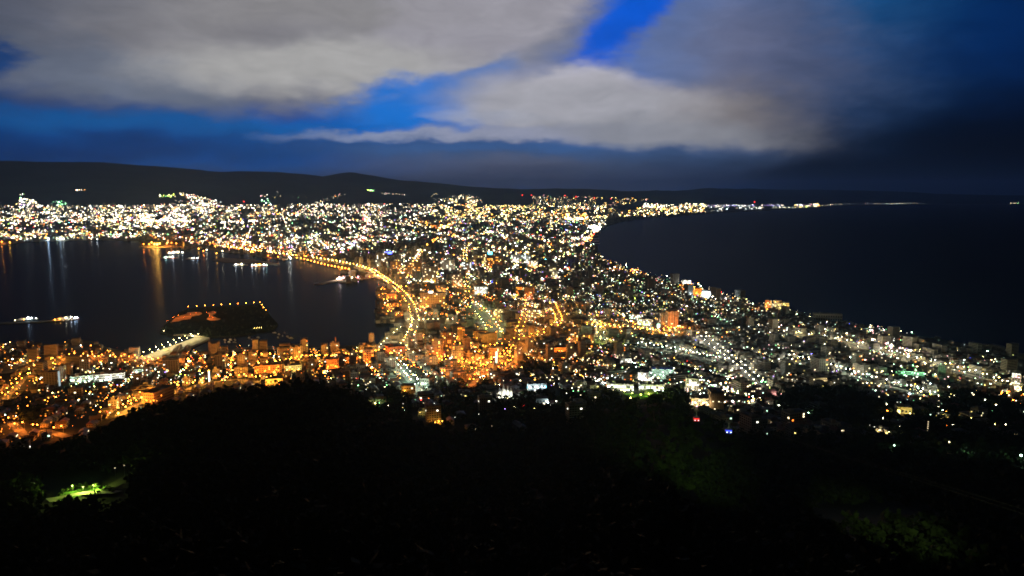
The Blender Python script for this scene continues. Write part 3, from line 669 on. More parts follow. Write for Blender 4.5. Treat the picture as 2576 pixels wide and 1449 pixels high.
landmark('bright shop front', 'low shop with a long glaring yellow front right of the museum', 'shop', 1478, 893, 52, 8, 18, 1, 12, C_, 12, ('yellow', 'lime', 'warm'), 8, name='shop', lights=fo(-.3, .4, c='yellow', s=70, y=6, h=4))
landmark('pale cluster tower', 'pale tower of stacked bays by the curved tram street, lit orange low down', 'apartment tower', 1442, 862, 24, 34, 18, 9, 5, GW, 16, ('warm', 'amber'), -6, 'balcony', 'apartment_tower', lights=fo(-.5, .4, c='orange', s=90))
landmark('brown lit mid block', 'brown mid-rise with rows of amber windows right of the pale cluster tower', 'apartment block', 1480, 865, 26, 22, 16, 6, 6, TN, 16, ('amber', 'yellow'), 6, lights=fo(0, c='amber'))
landmark('stepped yellow hall', 'yellowish flat hall with a raised centre block at the edge of the wood', 'hall', 1078, 1046, 52, 12, 14, 2, 9, C_, 0, ('warm',), -8, name='assembly_hall', lights=fo(-.35, .2, c='yellow', s=22, r=.5, y=9, h=5))
landmark('stepped hall tower', 'small raised block behind the stepped yellow hall, same pale render', 'hall', 1077, 1036, 18, 14, 8, 3, 3, C_, 0, ('warm',), -8, name='assembly_hall')
landmark('dim park mansion', 'dim amber mansion beside the upper slope street', 'mansion', 1028, 992, 34, 20, 16, 3, 6, C_, 1, ('warm',), 6, name='mansion', lights=fo(-.3, c='amber', s=30))
landmark('green lit villa', 'pale villa with green tinted walls right of the upper slope street', 'villa', 1068, 975, 26, 22, 14, 3, 4, WP, 1, ('mint',), -30, name='villa', lights=fo(-.5, .3, c='mint', s=16, y=5))
landmark('white sea hotel', 'white long facade at the sea edge, left of the orange quay building', 'hotel', 1728, 716, 20, 10, 20, 3, 6, WP, 8, ('white', 'warm'), 10, name='hotel', lights=fo(-.3, .3, c='white', s=90, r=1.3))
landmark('orange quay building', 'orange lit wedge building on the sea wall', 'hall', 1745, 742, 40, 14, 24, 3, 8, TN, 4, ('orange', 'amber'), 12, name='fish_market', lights=fo(-.3, .1, .4, c='orange', s=160, r=1.4, y=14))
landmark('blue white quay building', 'quay building glowing blue white right of the orange wedge building', 'hall', 1782, 750, 30, 16, 20, 4, 8, WP, 18, ('cool', 'white', 'cyan'), 6, name='cold_store', lights=fo(-.3, .3, c='cool', s=160, r=1.4, y=12))
landmark('grey sea shed', 'dim grey long shed standing alone at the right sea edge', 'shed', 2082, 806, 62, 14, 20, 2, 12, GW, 0, ('warm',), 8, name='shed')
landmark('green lit depot', 'depot with a green lit front among dark houses on the right', 'depot', 2292, 946, 52, 10, 22, 2, 10, GW, 4, ('mint', 'green'), 10, 'ribbon', 'depot', lights=fo(-.3, 0, .45, c='green', s=60, y=8)+fo(.1, c='mint', s=60))
landmark('cream slope block', 'cream block with a bright sloping front near the right slope road', 'apartment block', 2064, 975, 30, 22, 16, 5, 6, C_, 3, ('warm',), 30, lights=fo(-.3, .2, c='warm', s=60, y=6))
landmark('floodlit yard house', 'house with yellow floodlit yard inside the right wood', 'villa', 2274, 1050, 30, 22, 14, 2, 4, C_, 1, ('yellow',), 12, name='villa', lights=fo(-.4, .3, c='yellow', s=90, r=.8, y=7))
landmark('glowing wood villa', 'villa with one tall glowing window at the foot of the right wood', 'villa', 2218, 1098, 24, 16, 12, 2, 3, C_, 4, ('warm', 'yellow'), 0, name='villa', lights=fo(-.2, .6, c='warm', s=30, y=5))
landmark('bright roadside lodge', 'long lodge with a bright cream front on the lower right', 'lodge', 2372, 1054, 26, 7, 10, 1, 6, C_, 8, ('warm', 'yellow'), 0, name='lodge', lights=fo(0, c='yellow', s=26, y=4))
landmark('white glare station', 'white station hall in a pool of cold glare left of the bright mall', 'station', 1352, 984, 46, 18, 18, 2, 9, WP, 14, ('cool', 'white', 'cyan'), 6, 'ribbon', 'station', lights=fo(-.4, 0, .35, c='cool', s=20, r=.9, y=9))
landmark('dim cube house', 'dim blocky house between the glare station and the wood', 'villa', 1364, 1024, 30, 20, 14, 3, 4, GW, 4, ('warm', 'cool'), 0, name='villa', lights=fo(.5, c='cool', s=40, y=5))
landmark('mall front', 'low broad mall with a glaring white front above the lit grass bank', 'mall', 1560, 982, 66, 16, 26, 2, 14, WP, 30, ('white', 'cool', 'warm'), 2, 'ribbon', 'mall', lights=fo(-.45, -.2, .1, .4, c='white', s=34, r=.9, y=10))
landmark('mall right wing', 'right wing of the glaring mall with warm lit bays below the striped office', 'mall', 1640, 984, 60, 16, 22, 2, 12, WP, 26, ('white', 'cool', 'pink'), 4, 'ribbon', 'mall', lights=fo(-.4, 0, .4, c='white', s=34, r=.9, y=10))
landmark('warm white tower', 'warm white block with big bright windows right of the mall', 'apartment block', 1742, 990, 30, 36, 18, 7, 5, WP, 22, ('white', 'warm', 'pink'), 6, lights=fo(-.4, 0, .5, c='warm', s=50, r=.8))
landmark('terrace block', 'terraced block with pinkish white balconies at the edge of the lit wood', 'apartment block', 1762, 1024, 44, 20, 16, 4, 8, C_, 22, ('warm', 'pink', 'amber'), 8, 'balcony', lights=fo(-.3, .1, .5, c='warm', s=70))
landmark('glass corner block', 'small glass block with white windows left of the striped office', 'office block', 1618, 962, 26, 24, 16, 6, 4, WP, 14, ('white', 'cool'), -6, lights=fo(-.5, c='white', s=70))
landmark('domed roof hall', 'pale hall with a rounded shoulder behind the mall', 'hall', 1575, 918, 26, 16, 20, 4, 5, WP, 8, ('white', 'warm'), 6, name='sports_hall', lights=fo(.5, c='white', s=80))
# downtown, on the far side of the harbour head
dt = [(960, 672, 30, 34, 'downtown grey slab', 'grey downtown slab tower directly under the long blue roof sign', GW, ('warm', 'white')), (998, 690, 26, 30, 'brown downtown tower', 'brown downtown tower with lit stair column right of the harbour highway', TN, ('amber', 'warm')),
 (1040, 698, 40, 36, 'broad downtown hotel', 'broad downtown hotel with amber windows below the small blue sign', TN, ('amber', 'warm')), (1082, 712, 34, 40, 'pale window grid tower', 'downtown tower with a grid of pale lit windows, right of the broad downtown hotel', GW, ('warm', 'white')),
 (1125, 690, 34, 34, 'hazy white tower', 'hazy white downtown tower in front of the bright skyline', WP, ('white', 'warm')), (1172, 690, 28, 30, 'second hazy tower', 'hazy grey tower directly right of the hazy white tower', GW, ('warm', 'cool')),
 (1206, 670, 30, 26, 'cream downtown block', 'cream downtown block left of the pale blue sign', C_, ('warm', 'yellow')), (1245, 676, 40, 30, 'amber downtown block', 'amber lit downtown block under the pale blue sign', TN, ('amber', 'yellow')),
 (1310, 660, 48, 18, 'glaring stadium front', 'long low front glaring white in the middle of the city', WP, ('white', 'cool')), (1340, 676, 24, 20, 'window grid cube', 'cube block with a bright window grid right of the city centre', WP, ('warm', 'white')),
 (1150, 722, 26, 30, 'dark market tower', 'dark tower beside the market street', GW, ('warm',)), (1110, 745, 22, 26, 'orange stepped tower', 'orange stepped tower above the long orange hotel', TN, ('orange', 'amber')),
 (1330, 760, 22, 36, 'orange double tower', 'orange double tower right of the market street', TN, ('orange', 'warm')), (1306, 748, 16, 26, 'orange narrow tower', 'narrow orange tower left of the orange double tower', TN, ('orange', 'amber')),
 (1210, 742, 34, 20, 'white car hall', 'white glowing hall by the market street', WP, ('white', 'cool')), (1392, 700, 20, 26, 'hazy yellow tower', 'hazy yellow tower towards the sea side', C_, ('yellow', 'warm')),
 (1255, 800, 26, 22, 'park belt block', 'cream block beside the park belt lamps', C_, ('warm', 'amber')), (1350, 800, 40, 20, 'dark arcade block', 'dark wide block with scattered lit windows left of the curved tram street', GW, ('warm', 'white')),
 (1600, 806, 34, 14, 'long pale roof hall', 'hall with a long pale roof above the orange avenue', WP, ('mint', 'white')), (1622, 822, 36, 18, 'green sign block', 'block carrying a lit green sign above the orange avenue', GW, ('lime', 'mint'))]
for (x, y, w, h, short, lab, m_, cols) in dt:
    landmark(short, lab, 'office block', x, y, w, h, 24, max(3, int(h/3.2)), max(4, int(w/3.6)), m_, 22, cols, random.uniform(-14, 14), random.choice(('slab', 'slab', 'ribbon')), lights=fo(-.3, .3, c=random.choice(['amber', 'warm', 'orange']) if cols[0] in ('amber', 'orange', 'warm') else 'white', s=60, r=1.0, y=10, h=8))

# signs that shine on the roofs
def roof_sign(px, py, wpx, hpx, c, s, label, elev):
    p = G(px, py+elev); k = mpp(p); rz = facing(p); e = empty('roof_sign', (p.x, p.y, p.z+elev*k), rz)
    b = MB(); b.box(-wpx*k/2, wpx*k/2, -.4, 0, 0, hpx*k); b.build('sign_panel', G_(c, s), e)
    f = MB(); f.box(-wpx*k/2-.4, wpx*k/2+.4, .01, .5, -.4, hpx*k+.4); f.tube((-wpx*k*.3, .3, -elev*k), (-wpx*k*.3, .3, -.4), .4, .4, 5); f.tube((wpx*k*.3, .3, -elev*k), (wpx*k*.3, .3, -.4), .4, .4, 5); f.build('frame', M['metal'], e)
    tag(e, label, 'sign', 'shining roof signs'); LMK.append((label.split(',')[0].split(' above')[0].split(' over')[0], px, py))
roof_sign(977, 639, 18, 4.5, 'blue', 9, 'long deep blue roof sign over the downtown', 26)
roof_sign(1057, 668, 11, 7, 'cyan', 7, 'small bright blue roof sign right of the harbour highway', 26)
roof_sign(1233, 640, 10, 6, 'cyan', 7, 'pale blue square roof sign in the city centre', 24)
roof_sign(1084, 737, 10, 4, 'cool', 10, 'ice blue sign on the roof edge of the long orange hotel', 38)
roof_sign(1656, 824, 7, 9, 'mint', 3, 'pale green upright sign above the orange avenue', 16)
def light_column(px, py, hpx, wpx, c, s, label, name='advertising_column', dots=0):
    p = G(px, py); k = mpp(p); e = empty(name, (p.x, p.y, p.z), facing(p))
    b = MB(); b.box(-wpx*k/2-.2, wpx*k/2+.2, .01, .8, -3, hpx*k); b.build('pylon', M['metal'], e)
    if dots:
        for i in range(dots):
            l_ = MB(); z = hpx*k*(.1+.85*i/(dots-1)); l_.box(-wpx*k/2, wpx*k/2, -.2, 0, z, z+wpx*k); l_.build('lamp', G_(c, s), e)
    else: l_ = MB(); l_.box(-wpx*k/2, wpx*k/2, -.3, 0, 1.2, hpx*k-.3); l_.build('light_panel', G_(c, s), e)
    tag(e, label, 'sign')
light_column(527, 966, 30, 2.4, 'white', 5, 'tall white upright light strip in the left town')
light_column(1249, 914, 30, 2.4, 'mint', 6, 'tall white upright light strip beside the spired church')
light_column(151, 977, 38, 3.2, 'cool', .5, 'dim bluish upright strip below a round sign on the left')
light_column(2333, 1092, 28, 1.6, 'warm', 1.6, 'dark mast with six pale lamps one above another in the right wood', 'lamp_mast', 6)
light_column(1500, 842, 34, 3.0, 'warm', .8, 'pale upright sign tower beside the east avenue')

# cable mast / chimney by the shore
p = G(845, 884); k = mpp(p); e = empty('chimney', p, 0); b = MB(); b.tube((0, 0, -2), (0, 0, 32*k), 1.9, 1.2, 10); b.build('shaft', TN, e); b = MB(); b.tube((0, 0, 32*k), (0, 0, 36*k), 1.5, 1.35, 10); b.build('rim', M['brick'], e)
tag(e, 'slender tan chimney standing by the shore, lit amber', 'chimney'); LMK.append(('slender chimney', 845, 868)); floodlight((p.x-6, p.y-6, p.z), 0, 'amber', 90, .8, 'amber lamp at the foot of the slender chimney', 6)

# churches
def church(px, py, wpx, hpx, wallm, roofm, label, short, cup, lights):
    p = G(px, py); k = mpp(p); w = wpx*k; h = hpx*k; rz = facing(p)+.25; e = empty('church', p, rz)
    b = MB(); b.box(-w/2, w/2, 0, w*.5, -4, h*.4); b.build('nave', wallm, e)
    r = MB(); r.gable(-w/2, w/2, 0, w*.5, h*.4+.003, h*.56, .4); r.build('roof', roofm, e)
    spots = cup
    for (cx, cr, ch) in spots:
        t = MB(); t.box(cx*w-cr*w, cx*w+cr*w, -cr*w*1.2, cr*w*.8, -4, ch*h*.62); tw = t.build('tower', wallm, e)
        s_ = MB(); n = 8; c0 = (cx*w, -cr*w*.2)
        rings = [(ch*h*.62+.003, cr*1.15), (ch*h*.68, cr*1.2), (ch*h*.74, cr*.6), (ch*h*.80, cr*.75), (ch*h*.86, cr*.4), (ch*h, .01)] if ch < 1.3 else [(ch*h*.62+.003, cr*1.2), (ch*h, .01)]
        for (za, ra), (zb, rb) in zip(rings[:-1], rings[1:]): s_.tube((c0[0], c0[1], za), (c0[0], c0[1], zb), ra*w, rb*w, n)
        sp = s_.build('spire', roofm, tw)
        q = MB(); q.box(c0[0]-.1, c0[0]+.1, c0[1]-.1, c0[1]+.1, ch*h-.3, ch*h+1.8); q.box(c0[0]-.6, c0[0]+.6, c0[1]-.1+.003, c0[1]+.1-.003, ch*h+.9, ch*h+1.15); q.build('cross', M['metal'], sp)
    for i in range(4):
        q = MB(); x = (-.36+.24*i)*w; q.box(x-.5, x+.5, -.08, .1, h*.12, h*.28); q.build('window', M['glass_dark'], e)
    tag(e, label, 'church'); LMK.append((short, px, py-hpx/2)); BLOCKED.append((p.x, p.y, w*.9))
    for i, (fx, fy, c, s, r, hh) in enumerate(lights):
        q = local(p, rz, fx*w, -fy); floodlight((q[0], q[1], float(H(q[0], q[1]))), rz, c, s, r, '%s %s lamp in front of the %s' % (ordw(i), COLW[c], short), hh)
church(1269, 1000, 40, 30, WP, WP, 'floodlit white church with small onion spires, dazzling at the edge of the dark wood', 'white church', [(-.32, .09, .9), (-.05, .11, 1.1), (.2, .09, .95), (.42, .07, .8)], fo(-.45, -.15, .2, .45, c='white', s=60, r=.8, y=9, h=2.2))
church(1247, 948, 26, 36, C_, M['roof'], 'amber lit church with one tall pointed spire among orange houses', 'spired church', [(-.1, .14, 1.35)], fo(-.3, .3, c='amber', s=70, y=7, h=2.5))

# observation tower far out in the city
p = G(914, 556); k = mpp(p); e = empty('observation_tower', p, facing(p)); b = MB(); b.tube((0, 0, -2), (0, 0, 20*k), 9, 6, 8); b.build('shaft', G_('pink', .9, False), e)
b = MB(); b.tube((0, 0, 20*k+.1), (0, 0, 24*k), 16, 18, 8); b.build('observation_deck', G_('warm', 3, False), e); b = MB(); b.octa((0, -16, 5*k), 9, m=0); b.build('foot_lamp', G_('red', 6, False), e)
tag(e, 'distant pinkish observation tower with a red glow at its foot', 'tower')
# red hazard lamps on the masts of the far hills
for i, (x, y, c) in enumerate([(1314, 491, 'red'), (1337, 491, 'red'), (1368, 491, 'pink'), (1421, 492, 'red'), (1449, 495, 'red'), (1495, 498, 'red'), (1537, 500, 'red'), (614, 508, 'red'), (1898, 509, 'red'), (1578, 502, 'pink')]):
    p = G(x, y+10); k = mpp(p); e = empty('radio_mast', p, 0); b = MB(); b.tube((0, 0, -5), (0, 0, 9.5*k), 2.0, .8, 4); b.build('mast', M['metal'], e)
    b = MB(); b.octa((0, 0, 10*k), 1.35*k, 1.35*k); b.build('hazard_lamp', G_(c, 7 if c == 'red' else 2, False), e)
    tag(e, 'distant mast with a %s hazard lamp, %s along the skyline from the left' % ('red' if c == 'red' else 'faint pink', ordw([614, 1314, 1337, 1368, 1421, 1449, 1495, 1537, 1578, 1898].index(x))), 'radio mast', 'hazard lit masts on the skyline')

# lit grass bank below the mall
def patch(name, px, z, m, label, kind='structure', cat=None):
    P_ = [G(*q) for q in px]; V = [(q.x, q.y, float(H(q.x, q.y))+z) for q in P_]; c = sum((Vector(v) for v in V), Vector())/len(V); c.z = float(H(c.x, c.y))+z
    V2 = []; F = []; n = len(V)
    for i in range(n):
        for t in (1.0, .66, .33): q = Vector(V[i]).lerp(c, 1-t); q.z = float(H(q.x, q.y))+z; V2.append(tuple(q))
    V2.append(tuple(c)); e = len(V2)-1
    for i in range(n):
        j = (i+1) % n; F += [(3*i, 3*j, 3*j+1, 3*i+1), (3*i+1, 3*j+1, 3*j+2, 3*i+2), (3*i+2, 3*j+2, e)]
    me = mesh_from(name, V2, F, [m]); me.flip_normals() if me.polygons[0].normal.z < 0 else None
    return tag(put(name, me), label, cat, kind=kind)
patch('lawn', [(1568, 990), (1600, 992), (1655, 986), (1658, 1000), (1652, 1008), (1600, 1002), (1578, 998)], .5, M['lawn'], 'crescent of floodlit grass bank above the dark trees')
for i, (x, y, c, s, r) in enumerate([(1571, 990, 'lime', 90, 1.0), (1590, 996, 'lime', 60, .8), (1612, 1000, 'lime', 60, .8), (1632, 998, 'lime', 60, .8), (1653, 990, 'lime', 120, 1.2), (1657, 1004, 'lime', 60, .8), (1586, 1008, 'yellow', 60, .8)]):
    p = G(x, y); floodlight((p.x, p.y, p.z), facing(p), c, s, r, '%s yellow-green lamp along the crescent grass bank from the left' % ordw(i), 4)

# ------------------------------------------------------------------ harbour: island, pier, ships, boats
island = [(402, 838), (412, 822), (425, 812), (440, 796), (455, 786), (475, 779), (520, 775), (600, 771), (655, 768), (668, 780), (680, 796), (700, 818), (690, 832), (655, 838), (600, 846), (520, 851), (470, 848), (430, 846)]
tag(flat_sheet('island', [wp(*q) for q in island], 3.0, mat('dark_turf', (.014, .02, .010), 1.0, 0, (.05, .4)), 4), 'flat dark island in the harbour with lamps along its far edge', kind='structure')
for (nm, pl, lb) in (('left', [(428, 812), (436, 805), (442, 799), (456, 794), (466, 791.5), (472, 787), (490, 785), (503, 785.5), (509, 790), (498, 795), (482, 797), (479, 803), (462, 805), (450, 809), (440, 810)], 'pale sand forecourt on the left end of the island'), ('mid', [(521, 787), (536, 783), (545, 785), (541, 791), (533, 793), (540, 797), (546, 801), (556, 803), (548, 806), (530, 807), (519, 804), (524, 799), (527, 793)], 'small sand court right of the forecourt on the island')):
    s_ = flat_sheet('forecourt', [(v.x, v.y) for v in [G(*q) for q in pl]], 3.25, mat('sand_'+nm, (.55, .45, .33), .95, .1, (.06, .75)), 0); tag(s_, lb, kind='structure')
isl = [(475, 779), (496, 777.5), (517, 776), (538, 775), (558, 773.5), (580, 772), (600, 771), (620, 769.5), (640, 768), (655, 767.5), (660, 774), (664, 781), (670, 788)]
for i, (x, y) in enumerate(isl):
    p = G(x, y+2); o = stamp('lamp_'+('amber' if i % 3 else 'orange'), (p.x, p.y, 3), 0, (1.2,)*3); bulb(o, 'amber', BP*.05, 8.6, -1.9); tag(o, '%s %s street lamp along the far edge of the island from its left corner' % (ordw(i), 'orange' if i % 3 == 0 else 'amber'), 'street lamp', 'street lamps on the island')
for i, (x, y) in enumerate([(420, 812), (436, 803), (448, 797), (462, 803), (478, 795), (494, 792), (520, 790), (527, 799), (535, 803), (540, 790)]):
    p = G(x, y); o = stamp('lamp_orange', (p.x, p.y, 3), random.uniform(0, 6), (.5,)*3); bulb(o, 'orange', BP*.34, 14, -1.9); tag(o, '%s orange street lamp of the sand forecourts from the left' % ordw(i), 'street lamp', 'street lamps on the island')
for i, (x, y) in enumerate([(640, 829), (646, 828.5), (652, 828), (658, 827.5), (412, 836)]):
    p = G(x, y); floodlight((p.x, p.y, 3), 0, 'yellow' if i < 4 else 'warm', 40, .7, ('%s yellow lamp of the short row on the island near side' % ordw(i)) if i < 4 else 'single warm lamp on the left tip of the island', 3)
# slab of the lit pier
P4 = [wp(*q) for q in [(352, 903), (503, 848), (528, 853), (440, 893), (385, 912), (362, 912)]]
tag(flat_sheet('pier_deck', P4, 3.1, M['concrete'], 5), 'long pale concrete pier with two rows of warm lamps', 'pier')
# footbridge from the pier to the island
a = G(505, 852, True); b_ = G(440, 846, True); e = empty('bridge', (a.x, a.y, 0)); dv = b_-a; q = MB(); s_ = Vector((dv.y, -dv.x, 0)).normalized()*4
for i in range(8):
    t0, t1 = i/8, (i+1)/8; z0 = 3.2+3*math.sin(math.pi*t0); z1 = 3.2+3*math.sin(math.pi*t1); u0, u1 = dv*t0, dv*t1
    q.face([(u0+s_)[:2]+(z0,), (u1+s_)[:2]+(z1,), (u1-s_)[:2]+(z1,), (u0-s_)[:2]+(z0,)]); q.face([(u0-s_)[:2]+(z0-1,), (u1-s_)[:2]+(z1-1,), (u1+s_)[:2]+(z1-1,), (u0+s_)[:2]+(z0-1,)])
    q.face([(u0+s_)[:2]+(z0-1,), (u1+s_)[:2]+(z1-1,), (u1+s_)[:2]+(z1+1,), (u0+s_)[:2]+(z0+1,)]); q.face([(u0-s_)[:2]+(z0-1,), (u0-s_)[:2]+(z0+1,), (u1-s_)[:2]+(z1+1,), (u1-s_)[:2]+(z1-1,)])
q.build('deck', M['concrete'], e)
for i in (2, 4, 6): q = MB(); u = dv*i/8; q.tube((u.x, u.y, -3), (u.x, u.y, 3.2), 1.2, 1.2, 8); q.build('pillar', M['concrete'], e)
tag(e, 'dim road bridge joining the lit pier to the island', 'bridge')

def ship(px, py, lpx, label, lamps, yaw=0.0, hullm=None, cat='ship', deckh=.16):
    p = G(px, py, True); k = mpp(p); L_ = lpx*k; w = L_*.15; rz = facing(p)+yaw; e = empty('ship', (p.x, p.y, 0), rz); f = L_*.045
    b = MB(); st = [(-.5, .75, 1.1), (-.3, 1, 1.0), (.15, 1, 1.0), (.35, .75, 1.1), (.5, .06, 1.45)]; base = len(b.V)
    for (x, ww, hh) in st:
        for (yy, zz) in ((-ww, hh), (-ww*.7, -.4), (ww*.7, -.4), (ww, hh)): b.V.append((x*L_, yy*w/2, zz*f))
    for i in range(len(st)-1):
        for j in range(3): b.F.append((base+4*i+j, base+4*i+4+j, base+4*i+5+j, base+4*i+j+1)); b.I.append(0)
        b.F.append((base+4*i+3, base+4*i+7, base+4*i+4, base+4*i)); b.I.append(1)
    b.F.append((base, base+1, base+2, base+3)); b.I.append(0); b.build('hull', [hullm or M['hull'], M['concrete']], e)
    s_ = MB(); s_.box(-L_*.36, L_*.18, -w*.36, w*.36, f*1.0, f*1.9); s_.box(-L_*.3, L_*.12, -w*.32, w*.32, f*1.9+.003, f*2.7); s_.box(L_*.02, L_*.12, -w*.42, w*.42, f*2.7+.003, f*3.4); sup = s_.build('superstructure', M['white_paint'], e)
    s_ = MB(); s_.tube((-L_*.18, 0, f*2.7), (-L_*.19, 0, f*4.3), w*.14, w*.12, 8); s_.build('funnel', M['brick'], sup)
    s_ = MB(); s_.tube((L_*.07, 0, f*3.4), (L_*.07, 0, f*6), .3, .15, 5); s_.tube((L_*.32, 0, f), (L_*.32, 0, f*4), .3, .15, 5); s_.build('mast', M['metal'], sup)
    for (x, z, c, s, r) in lamps:
        l_ = MB(); l_.octa((x*L_, -w*.5-.3, f*z), r*k, r*k); l_.build('deck_lamp', G_(c, s), e)
        if s >= 26: bulb(e, c, s*(r*k)**2*(260 if label.startswith('moored') else 70), z*f, -w*.5-.8-r*k).location.x = x*L_
    return tag(e, label, cat)
ship(66, 806, 44, 'anchored ship with white deck lamps, left one of the two at the breakwater', [(-.45, 1.6, 'warm', 20, .8), (-.1, 1.5, 'amber', 24, .8), (.08, 3, 'cool', 40, 1.3), (.2, 2.4, 'cool', 40, 1.3), (.4, 1.8, 'white', 24, .9)], .1)
ship(166, 805, 50, 'anchored ship with amber and blue white deck lamps, right one at the breakwater', [(-.4, 1.4, 'amber', 26, 1.0), (-.22, 1.7, 'amber', 26, 1.0), (.0, 2.6, 'warm', 30, 1.0), (.2, 2.8, 'white', 40, 1.3), (.34, 2.0, 'cool', 40, 1.3), (.42, 2.0, 'cool', 34, 1.0)], -.05)
tag(flat_sheet('breakwater', [wp(*q) for q in [(0, 813), (70, 810), (160, 806.5), (190, 803), (192, 804.5), (160, 809), (70, 813), (0, 816)]], 2.2, M['concrete'], 4), 'low dark breakwater beside the two anchored ships', 'breakwater')
ship(874, 703, 56, 'moored museum ferry outlined with warm lamps by the round pier', [(-.48, 1.4, 'warm', 60, 1.4), (-.34, 1.7, 'warm', 60, 1.4), (-.2, 2.3, 'pink', 40, 1.3), (-.05, 3, 'warm', 50, 1.2), (.08, 3.6, 'amber', 50, 1.2), (.2, 2, 'warm', 50, 1.3), (.34, 1.8, 'warm', 50, 1.2), (.46, 2.2, 'pink', 40, 1.2), (-.4, 2.8, 'pink', 30, 1.2)], .35)
ship(441, 639, 42, 'white ship lying below the orange quay, upper one', [(-.3, 2, 'warm', 30, 1.5), (-.1, 2.6, 'white', 30, 1.6), (.15, 2.4, 'warm', 26, 1.4), (.35, 2, 'white', 26, 1.3)], .1)
ship(426, 650, 36, 'white ship below the orange quay, lower one', [(-.2, 2, 'mint', 30, 1.3), (.2, 2, 'white', 50, 1.5)], .05)
ship(486, 652, 32, 'small white ship with a blue tinted lamp right of the orange quay', [(0, 2.2, 'white', 26, 1.2), (.3, 2, 'cool', 26, 1.1)], -.1)
ship(605, 668, 34, 'fishing ship moored at the dark inner mole, left of two', [(-.3, 2.2, 'white', 40, 1.4), (.1, 2.4, 'warm', 40, 1.3)], 0)
ship(652, 670, 40, 'fishing ship moored at the dark inner mole, right of two', [(-.4, 2.2, 'white', 50, 1.5), (-.2, 2.2, 'warm', 50, 1.4), (.0, 2.6, 'amber', 40, 1.3), (.25, 2.4, 'white', 50, 1.5), (.4, 2, 'mint', 40, 1.3)], .05)
tag(flat_sheet('mole', [wp(*q) for q in [(535, 655), (560, 650), (640, 655), (700, 664), (705, 668), (640, 664), (570, 661)]], 2.4, M['concrete'], 4), 'dark inner mole where the fishing ships lie', 'mole')
tag(flat_sheet('spur', [wp(*q) for q in [(790, 716), (850, 703), (885, 700), (889, 706), (850, 709), (795, 718)]], 2.2, M['concrete'], 4), 'thin dark spur mole behind the museum ferry', 'mole')
# the orange floodlit quay
dk = [(350, 620.5), (372, 618.5), (400, 617.5), (450, 619), (456, 622), (400, 624), (366, 623.5)]
tag(flat_sheet('dock', [wp(*q) for q in dk], 3.4, M['concrete'], 5), 'floodlit orange dock jutting into the harbour', 'dock')
for i, (x, y, c, s, r) in enumerate([(362, 623.2, 'orange', 50, 3.0), (376, 623.4, 'orange', 60, 3.6), (389, 623.4, 'amber', 130, 5.4), (396, 623.7, 'amber', 170, 6.6), (402, 622, 'amber', 80, 4.5), (420, 622.5, 'orange', 40, 3.2), (444, 621.5, 'orange', 40, 3.2), (382, 619, 'amber', 50, 3.6), (432, 620, 'orange', 50, 3)]):
    p = G(x, y, True); floodlight((p.x, p.y, 3), math.pi, c, s, r, '%s %s lamp on the floodlit dock from the left' % (ordw(i), COLW[c]), 20)
for i, (x, y, w, h) in enumerate([(432, 616, 10, 14), (452, 614, 26, 12), (468, 617, 14, 11)]):
    landmark('dock warehouse %s' % ORD[i], '%s brown harbour warehouse right of the floodlit dock, from the left' % ORD[i], 'warehouse', x, y+2, w, h, 30, 2, 6, M['tan'], 0, ('orange',), 8, name='warehouse')
# bright waterside lamps whose light runs down the water
for i, (x, y, c, s, r) in enumerate([(52, 605, 'white', 20, 4), (122, 604, 'cool', 60, 7), (131, 604, 'cool', 50, 6), (152, 603, 'cool', 50, 6), (160, 604, 'white', 26, 5), (25, 614, 'amber', 30, 4), (5, 612, 'orange', 50, 5), (216, 603, 'green', 40, 4), (245, 605, 'white', 16, 4), (230, 604, 'warm', 14, 4), (186, 602, 'white', 14, 4),
  (728, 651, 'warm', 70, 4.5), (731, 655, 'white', 50, 4), (500, 630, 'amber', 60, 3.5), (512, 636, 'orange', 60, 3.5), (520, 633, 'warm', 60, 3.5), (545, 642, 'amber', 60, 3.2), (560, 636, 'warm', 50, 3.2), (675, 648, 'orange', 50, 3), (700, 651, 'orange', 50, 3), (747, 654, 'orange', 50, 3)]):
    p = G(x, y); floodlight((p.x, p.y, max(p.z, 3)), math.pi, c, s, r*.8, '%s %s harbour lamp on the far waterside, from the left' % (ordw(sorted([52, 122, 131, 152, 160, 25, 5, 216, 245, 230, 186, 728, 731, 500, 512, 520, 545, 560, 675, 700, 747]).index(x)), COLW.get(c, {'cool': 'bluish white'}.get(c, c))), 10)
for i in range(15):
    x = 757+i*8.6; y = 655+ (i*2.3 if i < 9 else 20+(i-9)*1.5); p = G(x, y-1); floodlight((p.x, p.y, 3), math.pi, 'orange' if i % 2 else 'amber', 60, 2.4, '%s quay lamp of the row along the harbour head, from the left' % ordw(i), 9)
for i, (x, y) in enumerate([(952, 700), (965, 705), (930, 702), (975, 712), (942, 697)]):
    p = G(x, y); floodlight((p.x, p.y, 3), math.pi, 'orange', 120, 1.6, '%s orange lamp of the ferry terminal forecourt' % ordw(i), 9)
for i, (x, y, w, h) in enumerate([(985, 752, 24, 12), (992, 775, 22, 12), (1003, 797, 20, 12)]):
    landmark('%s inner quay shed' % ORD[i], '%s orange lit shed from the back inside the curve of the harbour highway' % ORD[i], 'shed', x, y, w, h, 14, 2, 6, M['tan'], 3, ('orange', 'amber'), 12, name='shed', lights=fo(-.4, .3, c='orange', s=110, r=.9, y=10))
landmark('ferry shed', 'low orange lit shed on the terminal forecourt at the harbour head', 'shed', 940, 697, 44, 6, 26, 1, 8, C_, 0, ('orange',), -20, name='shed')
